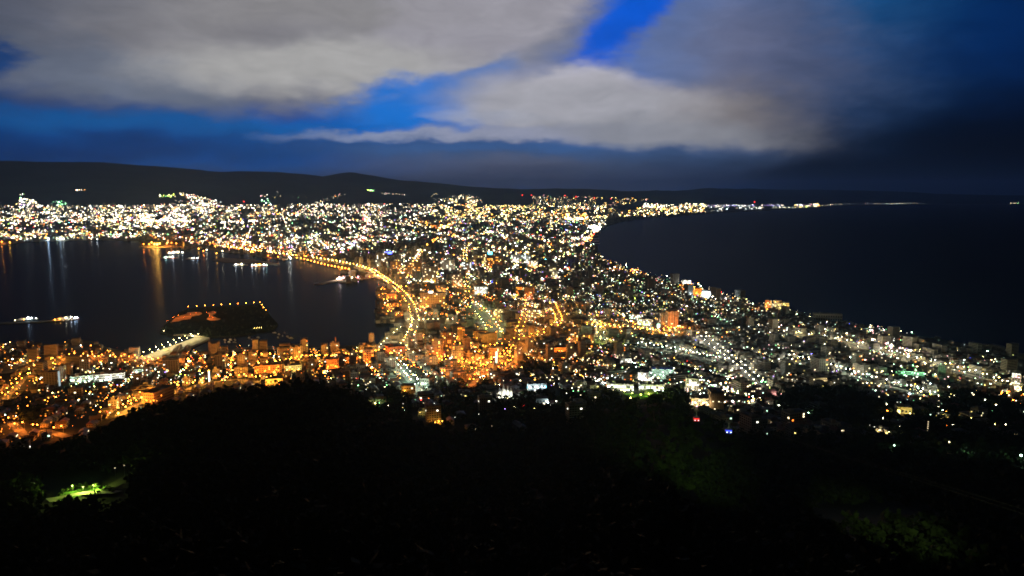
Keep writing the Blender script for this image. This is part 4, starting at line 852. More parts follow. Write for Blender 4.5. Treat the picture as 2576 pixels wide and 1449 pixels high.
# small boats of the marina
bm_ = MB(); st = [(-4, 1.2, .9), (0, 1.5, .9), (3, 1.1, 1.1), (5, .08, 1.5)]
for (x, ww, hh) in st:
    for (yy, zz) in ((-ww, hh), (-ww*.6, -.4), (ww*.6, -.4), (ww, hh)): bm_.V.append((x, yy, zz))
for i in range(3):
    for j in range(3): bm_.F.append((4*i+j, 4*i+4+j, 4*i+5+j, 4*i+j+1)); bm_.I.append(0)
    bm_.F.append((4*i+3, 4*i+7, 4*i+4, 4*i)); bm_.I.append(0)
bm_.F.append((0, 1, 2, 3)); bm_.I.append(0)
P = new_proto('boat', 'boat'); part(P, 'hull', bm_.mesh('hull', M['white_paint']))
c_ = MB(); c_.box(-2.2, 1.4, -.9, .9, .95, 2.4); part(P, 'cabin', c_.mesh('cabin', M['white_paint'])); c_ = MB(); c_.tube((.5, 0, 2.4), (.5, 0, 8), .08, .04, 5); part(P, 'mast', c_.mesh('mast', M['metal']))
bs = [(x, y) for x in (566, 578, 590) for y in (856, 862)]+[(628, 852), (638, 855), (649, 850), (690, 838), (700, 842), (711, 846), (722, 848), (716, 838), (700, 850), (732, 852)]
for i, (x, y) in enumerate(bs):
    p = G(x+random.uniform(-2, 2), y, True); o = stamp('boat', (p.x, p.y, 0), random.uniform(-.6, .6)+2.4, (random.uniform(1, 1.5),)*3)
    tag(o, '%s small pale boat moored in the dark marina behind the island, from the left' % ordw(i), 'boat', 'boats moored in the marina')
for i, (x, y, s) in enumerate([(952, 770, 1), (962, 812, .8), (948, 742, .8), (955, 796, .7)]):
    p = G(x, y, True); ship(x, y, 22*s, '%s dim grey vessel at the inner quay below the harbour highway' % ordw(i), [(0, 2, 'warm' if i else 'orange', 6, .7)], 1.2)
# white groynes on the sea side
for i, (y, x0, x1) in enumerate([(600, 1490, 1506), (606, 1491, 1507), (612, 1493, 1509)]):
    tag(flat_sheet('groyne', [wp(x0-3, y), wp(x1, y), wp(x1, y+1.6), wp(x0-3, y+1.6)], 2.0, M['white_paint'], 3), '%s pale groyne from the back, reaching into the sea at the bright bend' % ordw(i), 'groyne', 'groynes at the sea bend')

# ------------------------------------------------------------------ the rest of the city
CITYPX = NEAR_SHORE+[(-600, 480), (3200, 480)]+COAST_FAR[::-1]+RIGHT_SHORE[1:]+[(3200, 1400), (-500, 1400)]
crest_x = np.array([c[0] for c in CREST], float); crest_y = np.array([c[1] for c in CREST], float)
DARK = [([(1975, 980), (2150, 978), (2200, 1010), (2215, 1040), (2195, 1085), (1990, 1065), (1930, 1010)], .97), ([(2340, 1000), (2420, 985), (2560, 1010), (2576, 1060), (2400, 1050)], .85),
 ([(1300, 918), (1380, 915), (1385, 948), (1300, 948)], .9), ([(1094, 915), (1135, 915), (1140, 942), (1094, 942)], .8), ([(962, 985), (1030, 985), (1035, 1066), (962, 1066)], .75),
 ([(1107, 975), (1226, 960), (1240, 1060), (1107, 1060)], .75), ([(48, 1029), (114, 1029), (110, 1075), (48, 1075)], .8), ([(2150, 1000), (2600, 1060), (2600, 1200), (2150, 1120)], .7),
 ([(1050, 814), (1150, 814), (1150, 832), (1050, 832)], 1.0), ([(1370, 990), (1560, 1000), (1560, 1080), (1240, 1080), (1240, 1010), (1330, 990)], .8), ([(1175, 768), (1186, 768), (1256, 868), (1236, 868)], .9), ([(1500, 985), (1735, 985), (1735, 1040), (1500, 1040)], .95),
 ([(105, 868), (215, 872), (250, 890), (200, 905), (130, 890)], .6), ([(385, 915), (440, 900), (440, 925), (385, 930)], .5)]
def on_land(px, py, margin=2):
    if not in_poly(px, py, CITYPX): return False
    return py < np.interp(px, crest_x, crest_y)+margin
def darkness(px, py):
    for (P_, v) in DARK:
        if in_poly(px, py, P_): return v
    return 0.0
def toPx(x, y, z):
    v = Vector((x, y, z-CAM_Z)); f = Vector((0, CP, -SP)); u_ = Vector((0, SP, CP)); d_ = v.dot(f)
    return 1288+FL*v.x/d_, 724.5-FL*v.dot(u_)/d_
sx_, sy_, sw_ = (np.array([s[i] for s in STREET_FREE]) for i in range(3))
bx_, by_, bw_ = (np.array([s[i] for s in BLOCKED]) for i in range(3))
def is_free(x, y, r): return not (np.any(np.hypot(sx_-x, sy_-y) < sw_+r) or np.any(np.hypot(bx_-x, by_-y) < bw_+r))
# a street grid of plots turned with the town, each with the building that stands there
sites = []; R = random.Random(11)
def plots(r0, r1, step, keep):
    g = math.radians(18); n = int(r1*1.05/step); J = .28*step
    for i in range(-n, n+1):
        for j in range(-n, n+1):
            u = i*step*1.12; v = j*step
            if i % 4 == 0 and step < 30: continue           # streets between the rows
            x = u*math.cos(g)-v*math.sin(g)+R.uniform(-J, J)*.5; y = u*math.sin(g)+v*math.cos(g)+R.uniform(-J, J)*.5
            r = math.hypot(x, y)
            if y < 300 or r < r0 or r >= r1 or abs(math.degrees(math.atan2(x, y))) > 37: continue
            if R.random() > keep: continue
            z = float(H(x, y)); px, py = toPx(x, y, z)
            if not (-60 < px < 2640) or not on_land(px, py, 6): continue
            dk_ = darkness(px, py)
            if R.random() < dk_: continue
            yield x, y, z, px, py, r
PARK_N = lambda px, py: mn.noise(Vector((px*.012, py*.03, 5.0)))
for (x, y, z, px, py, r) in plots(700, 2300, 17.5, .9):
    if py > np.interp(px, crest_x, crest_y)-4 and R.random() < .5: continue
    if not is_free(x, y, 6): continue
    pb = .10+(.22 if (880 < px < 1500 and py < 960) else 0)+(.12 if (500 < px < 1000 and 860 < py < 960) else 0)
    kind = 'block' if R.random() < pb else 'house'
    sites.append((r, x, y, z, px, py, kind, math.radians(18)+R.choice((0, math.pi/2))+R.uniform(-.08, .08)))
sites.sort()
houses = [s for s in sites if s[6] == 'house']; blocks = [s for s in sites if s[6] == 'block']
print('sites', len(houses), len(blocks))
SIDE = [('left of', lambda dx, dy: dx < 0 and abs(dx) > abs(dy)*1.3), ('right of', lambda dx, dy: dx >= 0 and abs(dx) > abs(dy)*1.3), ('beyond', lambda dx, dy: dy < 0), ('in front of', lambda dx, dy: True)]
used = {}
lm_xy = np.array([(l[1], l[2]) for l in LMK])
def name_by_place(look, px, py, pool):
    d_ = np.hypot((lm_xy[:, 0]-px), (lm_xy[:, 1]-py)*1.6); i = int(np.argmin(d_)); dx = px-lm_xy[i, 0]; dy = (py-lm_xy[i, 1])*1.6
    for s_, f in SIDE:
        if f(dx, dy): break
    pool.setdefault((look, s_, LMK[i][0]), []).append(float(d_[i])); return (look, s_, LMK[i][0], float(d_[i]))
LOOKS_H = ['gabled house with a lit window', 'hip roofed house with a lit window', 'dark end-gabled house', 'L shaped house with two lit windows', 'dark low house', 'dark wide gabled house', 'flat roofed house with a lit window', 'dark broad hip roofed house']
NI = 300
pool = {}; pend = []
vis = []
for s in houses[:]:
    if len(vis) >= NI: break
    if not (0 < s[4] < 2576): continue
    vis.append(s)
for s in vis:
    t = R.randrange(8); o = stamp('house%d' % t, (s[1], s[2], s[3]), s[7], (R.uniform(.9, 1.15), R.uniform(.9, 1.15), R.uniform(.9, 1.1)))
    pend.append((o, name_by_place(LOOKS_H[t], s[4], s[5], pool), 'house', 'small houses of the old town'))
LOOKS_B = ['four storey flat block', 'five storey balcony block', 'eight storey narrow block', 'six storey wide block', 'low ribbon windowed block', 'eleven storey balcony tower', 'long low ribbon windowed block', 'seven storey balcony block', 'small three storey block', 'ten storey wide tower']
visb = [s for s in blocks if 0 < s[4] < 2576][:215]
for s in visb:
    t = R.choice([0, 0, 1, 2, 3, 4, 5, 6, 7, 8, 8, 0, 9]); 
    if s[0] < 1300 and t in (5, 9, 2): t = 0
    o = stamp('block%d' % t, (s[1], s[2], s[3]), s[7], (R.uniform(.8, 1.05), R.uniform(.8, 1.05), R.uniform(.85, 1.1)))
    pend.append((o, name_by_place(LOOKS_B[t], s[4], s[5], pool), 'apartment block', 'mid-rise blocks of the town'))
for (o, (look, s_, lm, dd), cat, gr) in pend:
    rank = sorted(pool[(look, s_, lm)]).index(dd); n = len(pool[(look, s_, lm)])
    o['label'] = '%s %s the %s' % (look, s_, lm) if n == 1 else '%s, %s %s the %s' % (look, 'nearest' if rank == 0 else ordw(rank)+' nearest', s_, lm)
    if len(o['label'].split()) > 15: o['label'] = o['label'].replace('with a lit window', 'with lit window').replace('with two lit windows', '')
    o['category'] = cat; o['group'] = gr
rest = houses[len(vis):]; restb = blocks[len(visb):]

# everything smaller in the picture: one mass of far buildings
MBd = MB(); mats_b = [M['concrete'], mat('far_wall_pale', (.36, .34, .31), .9, .1), mat('far_wall_grey', (.22, .22, .22), .9, .1), mat('far_roof_dark', (.17, .17, .175), .8, .2), mat('far_roof_red', (.2, .12, .09), .8, .2), M['glass_dark']]
def rbox(x, y, z, w, d, h, rz, m, mr_, ridge=0.0, fl=0):
    c, s = math.cos(rz), math.sin(rz); b = len(MBd.V)
    cs = [(-w/2, -d/2), (w/2, -d/2), (w/2, d/2), (-w/2, d/2)]
    P_ = [(x+a*c-q*s, y+a*s+q*c) for a, q in cs]
    for (a, q) in P_: MBd.V.append((a, q, z-5))
    for (a, q) in P_: MBd.V.append((a, q, z+h))
    for i in range(4): j = (i+1) % 4; MBd.F.append((b+i, b+j, b+4+j, b+4+i)); MBd.I.append(m)
    if ridge:
        for a in (-w/2, w/2): MBd.V.append((x+a*c, y+a*s, z+h+ridge))
        for f in ((4, 5, 9, 8), (6, 7, 8, 9), (7, 4, 8), (5, 6, 9)): MBd.F.append(tuple(b+i for i in f)); MBd.I.append(mr_)
    else: MBd.F.append((b+4, b+5, b+6, b+7)); MBd.I.append(mr_)
    if fl:
        fh = h/fl
        for side, (L_, off) in enumerate(((w, d/2), (d, w/2), (w, d/2), (d, w/2))):
            a0 = rz+side*math.pi/2; c2, s2 = math.cos(a0), math.sin(a0)
            if (x*-s2*-1+0)*0+ (s2*x-c2*y) > 0 and False: continue
            nx, ny = s2, -c2
            if nx*x+ny*y > 0: continue                       # rear faces of far blocks carry no detail
            for i in range(fl):
                z0 = z+fh*i+fh*.3; z1 = z0+fh*.42; b = len(MBd.V); o = off+.12; l_ = L_*.44
                for (t, zz) in ((-l_, z0), (l_, z0), (l_, z1), (-l_, z1)): MBd.V.append((x+nx*o+c2*t, y+ny*o+s2*t, zz))
                MBd.F.append((b, b+1, b+2, b+3)); MBd.I.append(5)
for s in rest:
    if R.random() < .2: continue
    rbox(s[1], s[2], s[3], R.uniform(8, 13), R.uniform(7, 10), R.uniform(3.2, 6.2), s[7], R.choice((0, 1, 2, 1)), R.choice((3, 3, 4)), 2.2)
for s in restb: 
    h = R.choice((9, 12, 12, 15, 20, 27)); rbox(s[1], s[2], s[3], R.uniform(13, 28), R.uniform(11, 16), h, s[7], R.choice((0, 1, 2)), 3, 0, int(h/3))
for (x, y, z, px, py, r) in plots(2300, 4600, 27, .85):
    if not is_free(x, y, 8): continue
    big = R.random() < (.35 if 880 < px < 1500 else .08)
    if big: h = R.choice((12, 18, 24, 30, 40)); rbox(x, y, z, R.uniform(16, 32), R.uniform(14, 22), h, math.radians(18)+R.choice((0, 1.57)), R.choice((0, 1, 2)), 3, 0, int(h/4))
    else: rbox(x, y, z, R.uniform(10, 18), R.uniform(9, 14), R.uniform(5, 8), math.radians(18)+R.choice((0, 1.57)), R.choice((0, 1, 2)), R.choice((3, 4)), 2.5)
for (x, y, z, px, py, r) in plots(4600, 12500, 85, .75):
    if r > float(hillstart(math.degrees(math.atan2(x, y))))+5200: continue
    h = R.choice((8, 8, 12, 16, 30)); rbox(x, y, z, R.uniform(25, 50), R.uniform(20, 40), h, R.uniform(0, 3), R.choice((0, 1, 2)), 3)
o = MBd.build('distant_buildings', mats_b); tag(o, 'thousands of far houses and blocks filling the city between the waters', kind='stuff')

# ------------------------------------------------------------------ lights of the mass of the city
PAL = {
 'farwhite': [('warm', 40), ('white', 30), ('yellow', 10), ('pink', 7), ('amber', 4), ('orange', 3), ('cool', 3), ('violet', 1.2), ('green', 1.2), ('red', .8)],
 'mixed': [('warm', 36), ('white', 20), ('yellow', 14), ('amber', 8), ('orange', 6), ('pink', 5), ('mint', 6), ('green', 4), ('violet', 4), ('cool', 3), ('red', 4), ('blue', 1.6), ('lime', 3), ('cyan', 1)],
 'yellow': [('yellow', 30), ('warm', 32), ('amber', 16), ('white', 12), ('orange', 4), ('lime', 3), ('pink', 3)],
 'orange': [('orange', 44), ('amber', 28), ('yellow', 10), ('warm', 10), ('white', 5), ('red', 1.5), ('mint', 2)],
 'amber': [('amber', 34), ('orange', 16), ('yellow', 22), ('warm', 16), ('pink', 5), ('red', 3), ('white', 6)],
 'pale': [('warm', 30), ('white', 17), ('mint', 14), ('yellow', 14), ('cool', 4), ('green', 4), ('lime', 3), ('pink', 4), ('amber', 6), ('orange', 3.5), ('violet', 2.2), ('blue', 1.4), ('red', 2)],
 'sparse': [('warm', 30), ('white', 18), ('mint', 16), ('yellow', 12), ('cool', 5), ('green', 4), ('pink', 4), ('amber', 4), ('orange', 2), ('violet', 2), ('blue', 1), ('red', 1.5)],
 'harbour': [('orange', 30), ('amber', 25), ('pink', 14), ('warm', 18), ('red', 5), ('white', 8)],
 'cold': [('white', 50), ('cool', 25), ('warm', 20), ('mint', 8), ('pink', 4)],
}
# polygon, number, palette, radius range (px), share of strong ones, clumping
ZONES = [
 ([(-20, 521), (480, 519), (480, 560), (0, 562)], 1050, 'farwhite', .8, 1.7, .36, .35),
 ([(-20, 556), (480, 556), (480, 592), (350, 601), (0, 606)], 620, 'mixed', .8, 1.8, .3, .55),
 ([(240, 545), (480, 540), (480, 575), (300, 585)], 160, 'farwhite', 1, 2.4, .6, .4),
 ([(-20, 590), (350, 590), (350, 603), (0, 612)], 90, 'mixed', 1, 2, .4, .4),
 ([(480, 517), (1100, 515), (1100, 545), (480, 548)], 900, 'farwhite', .8, 1.7, .32, .35),
 ([(480, 545), (1100, 543), (1100, 600), (860, 640), (720, 640), (480, 612)], 1150, 'mixed', .9, 1.8, .24, .6),
 ([(1100, 516), (1540, 522), (1560, 540), (1500, 560), (1100, 552)], 900, 'yellow', .8, 1.8, .4, .3),
 ([(1100, 550), (1530, 556), (1495, 600), (1478, 645), (1100, 640)], 1000, 'mixed', .9, 1.9, .22, .5),
 ([(370, 598), (560, 605), (700, 625), (860, 648), (780, 652), (640, 640), (500, 620), (400, 612)], 210, 'harbour', 1.1, 2.2, .4, .3),
 ([(560, 590), (880, 600), (1100, 640), (1100, 660), (860, 645), (620, 615)], 240, 'mixed', 1.1, 2.1, .3, .5),
 ([(960, 640), (1480, 640), (1440, 700), (1300, 730), (1010, 720)], 760, 'mixed', 1.0, 2.2, .3, .5),
 ([(1180, 625), (1460, 620), (1440, 650), (1190, 655)], 190, 'yellow', 1.2, 2.6, .5, .4),
 ([(1440, 640), (1490, 612), (1530, 660), (1760, 728), (1900, 770), (1990, 790), (1900, 815), (1300, 815), (1230, 720), (1300, 725), (1440, 700)], 1300, 'pale', .8, 1.8, .13, .5),
 ([(1020, 735), (1240, 720), (1290, 860), (1060, 812)], 330, 'orange', 1.0, 1.9, .25, .4),
 ([(950, 722), (1000, 722), (1040, 770), (1040, 800), (960, 808)], 60, 'orange', 1.0, 1.9, .3, .2),
 ([(1240, 740), (1480, 780), (1480, 850), (1290, 860)], 210, 'amber', 1.0, 1.8, .2, .5),
 ([(1040, 815), (1300, 830), (1300, 960), (960, 960), (960, 890)], 260, 'orange', 1.0, 1.9, .3, .4),
 ([(1300, 850), (1540, 850), (1540, 960), (1300, 960)], 170, 'amber', .9, 1.8, .22, .5),
 ([(1470, 800), (1740, 815), (1740, 850), (1470, 845)], 110, 'orange', 1.2, 2.2, .5, .3),
 ([(1480, 845), (1760, 850), (1860, 970), (1500, 985)], 260, 'pale', .9, 1.9, .15, .5),
 ([(1500, 955), (1760, 945), (1800, 1000), (1740, 1010), (1690, 985), (1510, 985)], 190, 'cold', 1.0, 2.1, .35, .3),
 ([(1740, 950), (1880, 950), (1900, 1030), (1780, 1030)], 110, 'pale', 1.0, 2.2, .4, .4),
 ([(1740, 800), (2000, 795), (2260, 845), (2260, 910), (1900, 930), (1760, 850)], 400, 'sparse', .8, 2.1, .16, .8),
 ([(1880, 900), (2260, 895), (2576, 960), (2576, 1010), (2200, 1000), (1960, 975), (1900, 960)], 270, 'sparse', .8, 2.2, .16, .8),
 ([(2240, 845), (2576, 905), (2576, 970), (2240, 920)], 90, 'sparse', .8, 1.8, .12, .8),
 ([(2180, 995), (2576, 1010), (2576, 1090), (2180, 1095)], 50, 'pale', 1, 2.2, .25, .7),
 ([(2490, 1000), (2576, 985), (2576, 1040), (2510, 1030)], 16, 'orange', 1.6, 2.8, .6, .2),
 ([(-20, 872), (150, 865), (300, 888), (300, 905), (0, 930)], 90, 'orange', 1.0, 2.0, .25, .5),
 ([(170, 925), (520, 925), (520, 975), (180, 985)], 120, 'pale', 1.0, 1.9, .2, .4),
 ([(-20, 920), (520, 900), (640, 960), (420, 990), (300, 1040), (0, 1120)], 210, 'orange', 1.0, 2.2, .25, .5),
 ([(440, 885), (960, 880), (980, 960), (700, 965), (500, 960)], 240, 'orange', 1.0, 2.1, .3, .4),
 ([(800, 950), (1060, 950), (1060, 1050), (930, 1030), (880, 985)], 55, 'pale', .9, 1.9, .2, .5),
 ([(1060, 940), (1500, 950), (1500, 1020), (1240, 1075), (1060, 1060)], 80, 'pale', .9, 1.9, .2, .6),
 # coast strip running off to the right
 ([(1540, 545), (1620, 520), (1780, 516), (1775, 536), (1620, 547)], 330, 'yellow', .8, 1.7, .5, .2),
 ([(1620, 514), (1770, 514), (1775, 522), (1620, 524)], 120, 'farwhite', .9, 1.8, .6, .1),
 ([(1770, 517), (2060, 514), (2060, 520), (1900, 530), (1775, 535)], 170, 'cold', .6, 1.2, .3, .4),
 ([(1780, 519), (2050, 516.5), (2050, 518), (1780, 521)], 60, 'violetline', .7, 1.1, .1, .1),
 ([(2090, 513.6), (2360, 511.6), (2360, 513.2), (2090, 516)], 70, 'cold', .35, .7, .1, 1.0),
 ([(2055, 515), (2110, 514), (2110, 517), (2055, 520)], 14, 'farwhite', .5, .9, .2, .2),
 ([(2540, 512), (2562, 512), (2562, 513.4), (2540, 513.4)], 7, 'farwhite', .6, 1.1, .4, 0),
 ([(1995, 516), (2060, 513), (2060, 522), (1995, 526)], 26, 'yellow', .8, 1.3, .5, .2),
 # lights up the slopes behind
 ([(655, 487), (760, 486), (775, 500), (655, 498)], 46, 'farwhite', .6, 1.4, .2, .3),
 ([(790, 512), (815, 497), (870, 486), (880, 492), (830, 505), (800, 516)], 44, 'farwhite', .7, 1.5, .25, .3),
 ([(960, 488), (1020, 489), (1020, 492), (960, 491)], 16, 'farwhite', .6, 1.1, .2, 0),
 ([(1080, 490), (1200, 492), (1220, 516), (1090, 516)], 60, 'farwhite', .6, 1.3, .2, .4),
 ([(1125, 502), (1200, 494), (1205, 520), (1130, 520)], 80, 'yellow', .9, 1.7, .35, .2),
 ([(400, 494), (440, 490), (445, 498), (400, 500)], 16, 'limey', 1.0, 1.9, .5, 0),
 ([(445, 487), (470, 488), (560, 512), (560, 522), (500, 516)], 110, 'farwhite', .8, 1.6, .35, .2),
 ([(380, 520), (440, 505), (560, 515), (560, 560), (380, 560)], 280, 'farwhite', .8, 1.5, .2, .4),
 ([(190, 476), (215, 477), (214, 481), (190, 481)], 9, 'farwhite', 1.0, 1.7, .5, 0),
 ([(44, 488), (64, 488), (64, 492), (44, 492)], 5, 'farwhite', .9, 1.4, .4, 0),
 ([(50, 500), (85, 505), (110, 522), (40, 522)], 60, 'farwhite', 1, 2.2, .5, .2),
 ([(132, 508), (165, 508), (170, 520), (130, 520)], 14, 'greeny', 1, 2.0, .4, 0),
 ([(655, 505), (680, 502), (680, 514), (655, 514)], 10, 'greeny', .9, 1.7, .4, 0),
 ([(926, 477), (944, 478), (942, 483), (926, 483)], 10, 'limey', .9, 1.8, .5, 0),
 ([(1375, 495), (1390, 495), (1390, 501), (1375, 501)], 9, 'greeny', .9, 1.7, .6, 0),
 ([(1340, 493), (1500, 497), (1640, 502), (1560, 520), (1340, 520)], 240, 'yellow', .6, 1.3, .2, .3),
 # the glaring bend of the sea road and the floodlit works
 ([(1476, 575), (1512, 566), (1512, 585), (1484, 588)], 60, 'cold', 1.4, 2.6, .8, 0),
 ([(1424, 541), (1432, 541), (1432, 548), (1424, 548)], 6, 'amberhot', 3.0, 4.2, 1, 0),
 ([(1460, 541), (1472, 541), (1472, 548), (1460, 548)], 6, 'amberhot', 2.6, 4.0, 1, 0),
 ([(1420, 550), (1480, 550), (1480, 556), (1420, 556)], 30, 'yellow', 1.5, 2.6, .8, 0),
 ([(1445, 632), (1480, 596), (1488, 600), (1455, 636)], 46, 'harbour', 1.3, 2.2, .5, 0),
 ([(918, 548), (932, 548), (930, 580), (912, 630), (900, 628), (910, 590)], 70, 'redwhite', 1.1, 2.1, .5, 0),
 ([(1048, 552), (1112, 578), (1108, 584), (1046, 558)], 30, 'orange', 1.2, 2.0, .5, 0),
 ([(1120, 582), (1180, 610), (1176, 616), (1116, 588)], 26, 'harbour', 1.2, 1.9, .4, 0),
 ([(1110, 572), (1160, 560), (1165, 566), (1115, 580)], 26, 'yellow', 1.2, 2.0, .5, 0),
 ([(560, 560), (660, 556), (660, 562), (560, 566)], 40, 'farwhite', 1.2, 2.2, .6, 0),
 ([(850, 622), (880, 622), (880, 634), (850, 634)], 12, 'cold', 2, 3.4, .7, 0),
 ([(640, 535), (760, 538), (760, 543), (640, 541)], 36, 'amber', 1.1, 1.9, .4, 0),
 ([(1544, 680), (1562, 684), (1560, 690), (1544, 688)], 9, 'orange', 1.5, 2.6, .6, 0), ([(1590, 687), (1620, 692), (1618, 698), (1592, 696)], 9, 'orange', 1.5, 2.6, .6, 0),
 ([(1700, 727), (1745, 726), (1750, 738), (1715, 736)], 18, 'orange', 1.3, 2.2, .4, 0),
 ([(2180, 820), (2345, 830), (2345, 850), (2190, 840)], 26, 'pale', .9, 1.8, .2, .3),
 ([(2225, 868), (2262, 882), (2280, 896), (2240, 886)], 16, 'pinkhot', 1.6, 3.2, .6, 0),
 ([(2212, 830), (2226, 832), (2226, 842), (2214, 842)], 6, 'pinkhot', 2.0, 3.4, .6, 0),
 ([(2060, 790), (2100, 800), (2100, 806), (2060, 800)], 5, 'pale', .8, 1.4, .2, 0),
]
PAL['violetline'] = [('violet', 6), ('blue', 2), ('cool', 1)]; PAL['limey'] = [('lime', 5), ('warm', 3), ('green', 3)]; PAL['greeny'] = [('green', 5), ('mint', 3)]; PAL['amberhot'] = [('amber', 1)]
PAL['redwhite'] = [('warm', 6), ('pink', 4), ('red', 2), ('white', 4), ('yellow', 3)]; PAL['pinkhot'] = [('warm', 5), ('pink', 3), ('white', 3)]
STR = {0: 1.8, 1: 7.0, 2: 32.0}
keys = sorted(L); lmats = []; lidx = {}
for k in keys:
    for b_ in (0, 1, 2): lidx[(k, b_)] = len(lmats); lmats.append(G_(k, STR[b_]))
OV = np.array([(0,1,4),(1,2,4),(2,3,4),(3,0,4),(1,0,5),(2,1,5),(3,2,5),(0,3,5)])
OC = np.array([(-1,0,0),(0,-1,0),(1,0,0),(0,1,0),(0,0,1),(0,0,-1)], float)
jobs = []
R = random.Random(23)
for (poly, n, pal, r0, r1, strong, clump) in ZONES:
    ys = [p[1] for p in poly]; n = int(n*DENS*(1.5 if max(ys) < 760 else 1.12)*(1.5 if pal in ('mixed', 'pale', 'orange', 'amber', 'harbour') and n > 80 else 1.15)); xs = [p[0] for p in poly]; ys = [p[1] for p in poly]; ks, ws = zip(*PAL[pal]); got = 0; tries = 0
    while got < n and tries < n*60:
        tries += 1; px = R.uniform(min(xs), max(xs)); py = R.uniform(min(ys), max(ys))
        if not in_poly(px, py, poly) or not on_land(px, py, -3): continue
        if clump and .5+1.1*mn.noise(Vector((px*.035, py*.11, 1.7)))+.6*mn.noise(Vector((px*.12, py*.3, 9.7))) < R.random()*clump*1.6: continue
        if R.random() < darkness(px, py)*.93: continue
        jobs.append((px, py, R.choices(ks, ws)[0], r0+(r1-r0)*R.random()**2, 2 if R.random() < strong*.8 else (1 if R.random() < .5 else 0))); got += 1
V = np.zeros((len(jobs)*6, 3)); Fc = np.zeros((len(jobs)*8, 3), dtype=np.int32); Im = np.zeros(len(jobs)*8, dtype=np.int32)
for i, (px, py, c, r, st_) in enumerate(jobs):
    p = G(px, py)
    rr_ = math.hypot(p.x, p.y); gu = 78.4*(1 if rr_ < 4000 else 2)        # most lamps stand along the streets of the grid
    if R.random() < (.6 if rr_ < 3600 else .3) and rr_ < 9000:
        g_ = math.radians(18); u = p.x*math.cos(g_)+p.y*math.sin(g_); v = -p.x*math.sin(g_)+p.y*math.cos(g_)
        if R.random() < .7: u = round(u/gu)*gu+R.uniform(-3, 3)
        else: v = round(v/(gu*1.5))*gu*1.5+R.uniform(-3, 3)
        x2, y2 = u*math.cos(g_)-v*math.sin(g_), u*math.sin(g_)+v*math.cos(g_); z2 = float(H(x2, y2)); qx, qy = toPx(x2, y2, z2)
        if on_land(qx, qy, -2) and R.random() > darkness(qx, qy): p = Vector((x2, y2, z2))
    k = mpp(p); hgt = R.uniform(4, 11) if p.y < 1900 else R.uniform(8, 22)
    sz = r*k*(.58 if p.y < 1500 else .47); wide = 1.0+R.random()**2*1.5
    V[i*6:i*6+6] = OC*np.array([sz*wide, sz, sz*.8])+np.array([p.x, p.y, p.z+hgt+sz*.4]); Fc[i*8:i*8+8] = OV+i*6; Im[i*8:i*8+8] = lidx[(c, int(st_))]
me = bpy.data.meshes.new('city_lights'); me.vertices.add(len(V)); me.vertices.foreach_set('co', V.ravel()); me.loops.add(len(Fc)*3); me.loops.foreach_set('vertex_index', Fc.ravel())
me.polygons.add(len(Fc)); me.polygons.foreach_set('loop_start', np.arange(len(Fc))*3); me.polygons.foreach_set('loop_total', np.full(len(Fc), 3)); me.polygons.foreach_set('material_index', Im)
for m_ in lmats: me.materials.append(m_)
me.update(); me.validate(); o = put('city_lights', me); tag(o, 'countless far lamps, windows and signs shining all over the city', kind='stuff')
print('lights', len(jobs))

# ------------------------------------------------------------------ trees
def quads_mesh(name, C, N_, S, m, extra=None, mats=None, idx0=0):
    """many small leaf quads: centres C, normals N_, sizes S"""
    n = len(C); U_ = np.cross(N_, rng.normal(size=(n, 3))); U_ /= np.linalg.norm(U_, axis=1)[:, None]+1e-9; W_ = np.cross(N_, U_); S = S[:, None]
    Q = np.stack([C-U_*S-W_*S*.6, C+U_*S-W_*S*.6, C+U_*S*.8+W_*S*.6, C-U_*S*.8+W_*S*.6], 1).reshape(-1, 3)
    me = bpy.data.meshes.new(name); me.vertices.add(len(Q)); me.vertices.foreach_set('co', Q.ravel()); me.loops.add(n*4); me.loops.foreach_set('vertex_index', np.arange(n*4, dtype=np.int32))
    me.polygons.add(n); me.polygons.foreach_set('loop_start', np.arange(n)*4); me.polygons.foreach_set('loop_total', np.full(n, 4)); me.materials.append(m); me.update(); me.validate(); return me
def crown_pts(n, h, rx, seed):
    r_ = np.random.default_rng(seed); k = 9; cc = r_.normal(size=(k, 3))*np.array([rx*.45, rx*.45, h*.16])+np.array([0, 0, h*.66]); cr = r_.uniform(.3, .55, k)*rx
    i = r_.integers(0, k, n); d_ = r_.normal(size=(n, 3)); d_ /= np.linalg.norm(d_, axis=1)[:, None]; rad = cr[i]*r_.uniform(.55, 1.08, n)**.6
    P_ = cc[i]+d_*rad[:, None]*np.array([1, 1, .8]); nn = d_+r_.normal(size=(n, 3))*.5; nn[:, 2] += .3; nn /= np.linalg.norm(nn, axis=1)[:, None]; return P_, nn
for t in range(4):
    h = (9.5, 11, 8.5, 10)[t]; P = new_proto('tree%d' % t, 'tree'); Rr = random.Random(50+t)
    b = MB(); b.tube((0, 0, -1.5), (.2, 0, h*.45), .28, .18, 7); b.tube((.2, 0, h*.45), (.1, .2, h*.8), .18, .06, 6)
    for i in range(5): a = i*1.25+t; z = h*(.35+.07*i); b.tube((.15, 0, z), (math.cos(a)*2.2, math.sin(a)*2.2, z+1.8), .1, .03, 5)
    part(P, 'trunk', b.mesh('trunk', M['bark']))
    C, N_ = crown_pts(1300, h, 3.6+.4*(t % 2), t); part(P, 'crown', quads_mesh('crown', C, N_, rng.uniform(.16, .34, len(C)), M['leaf']))
lit = []
R = random.Random(5)
def crest_at(px): return float(np.interp(px, crest_x, crest_y))
for i in range(400):
    if len(lit) >= 74: break
    px = R.uniform(1590, 1900); py = R.uniform(crest_at(px)+4, 1290)
    if px > 1700+ (1290-py)*.9 and px > 1750: continue
    p = G(px, py)
    if any((p-q).length < 6.0 for q, _, _ in lit): continue
    lit.append((p, px, py))
lit.sort(key=lambda a: -a[2])
rows = {}
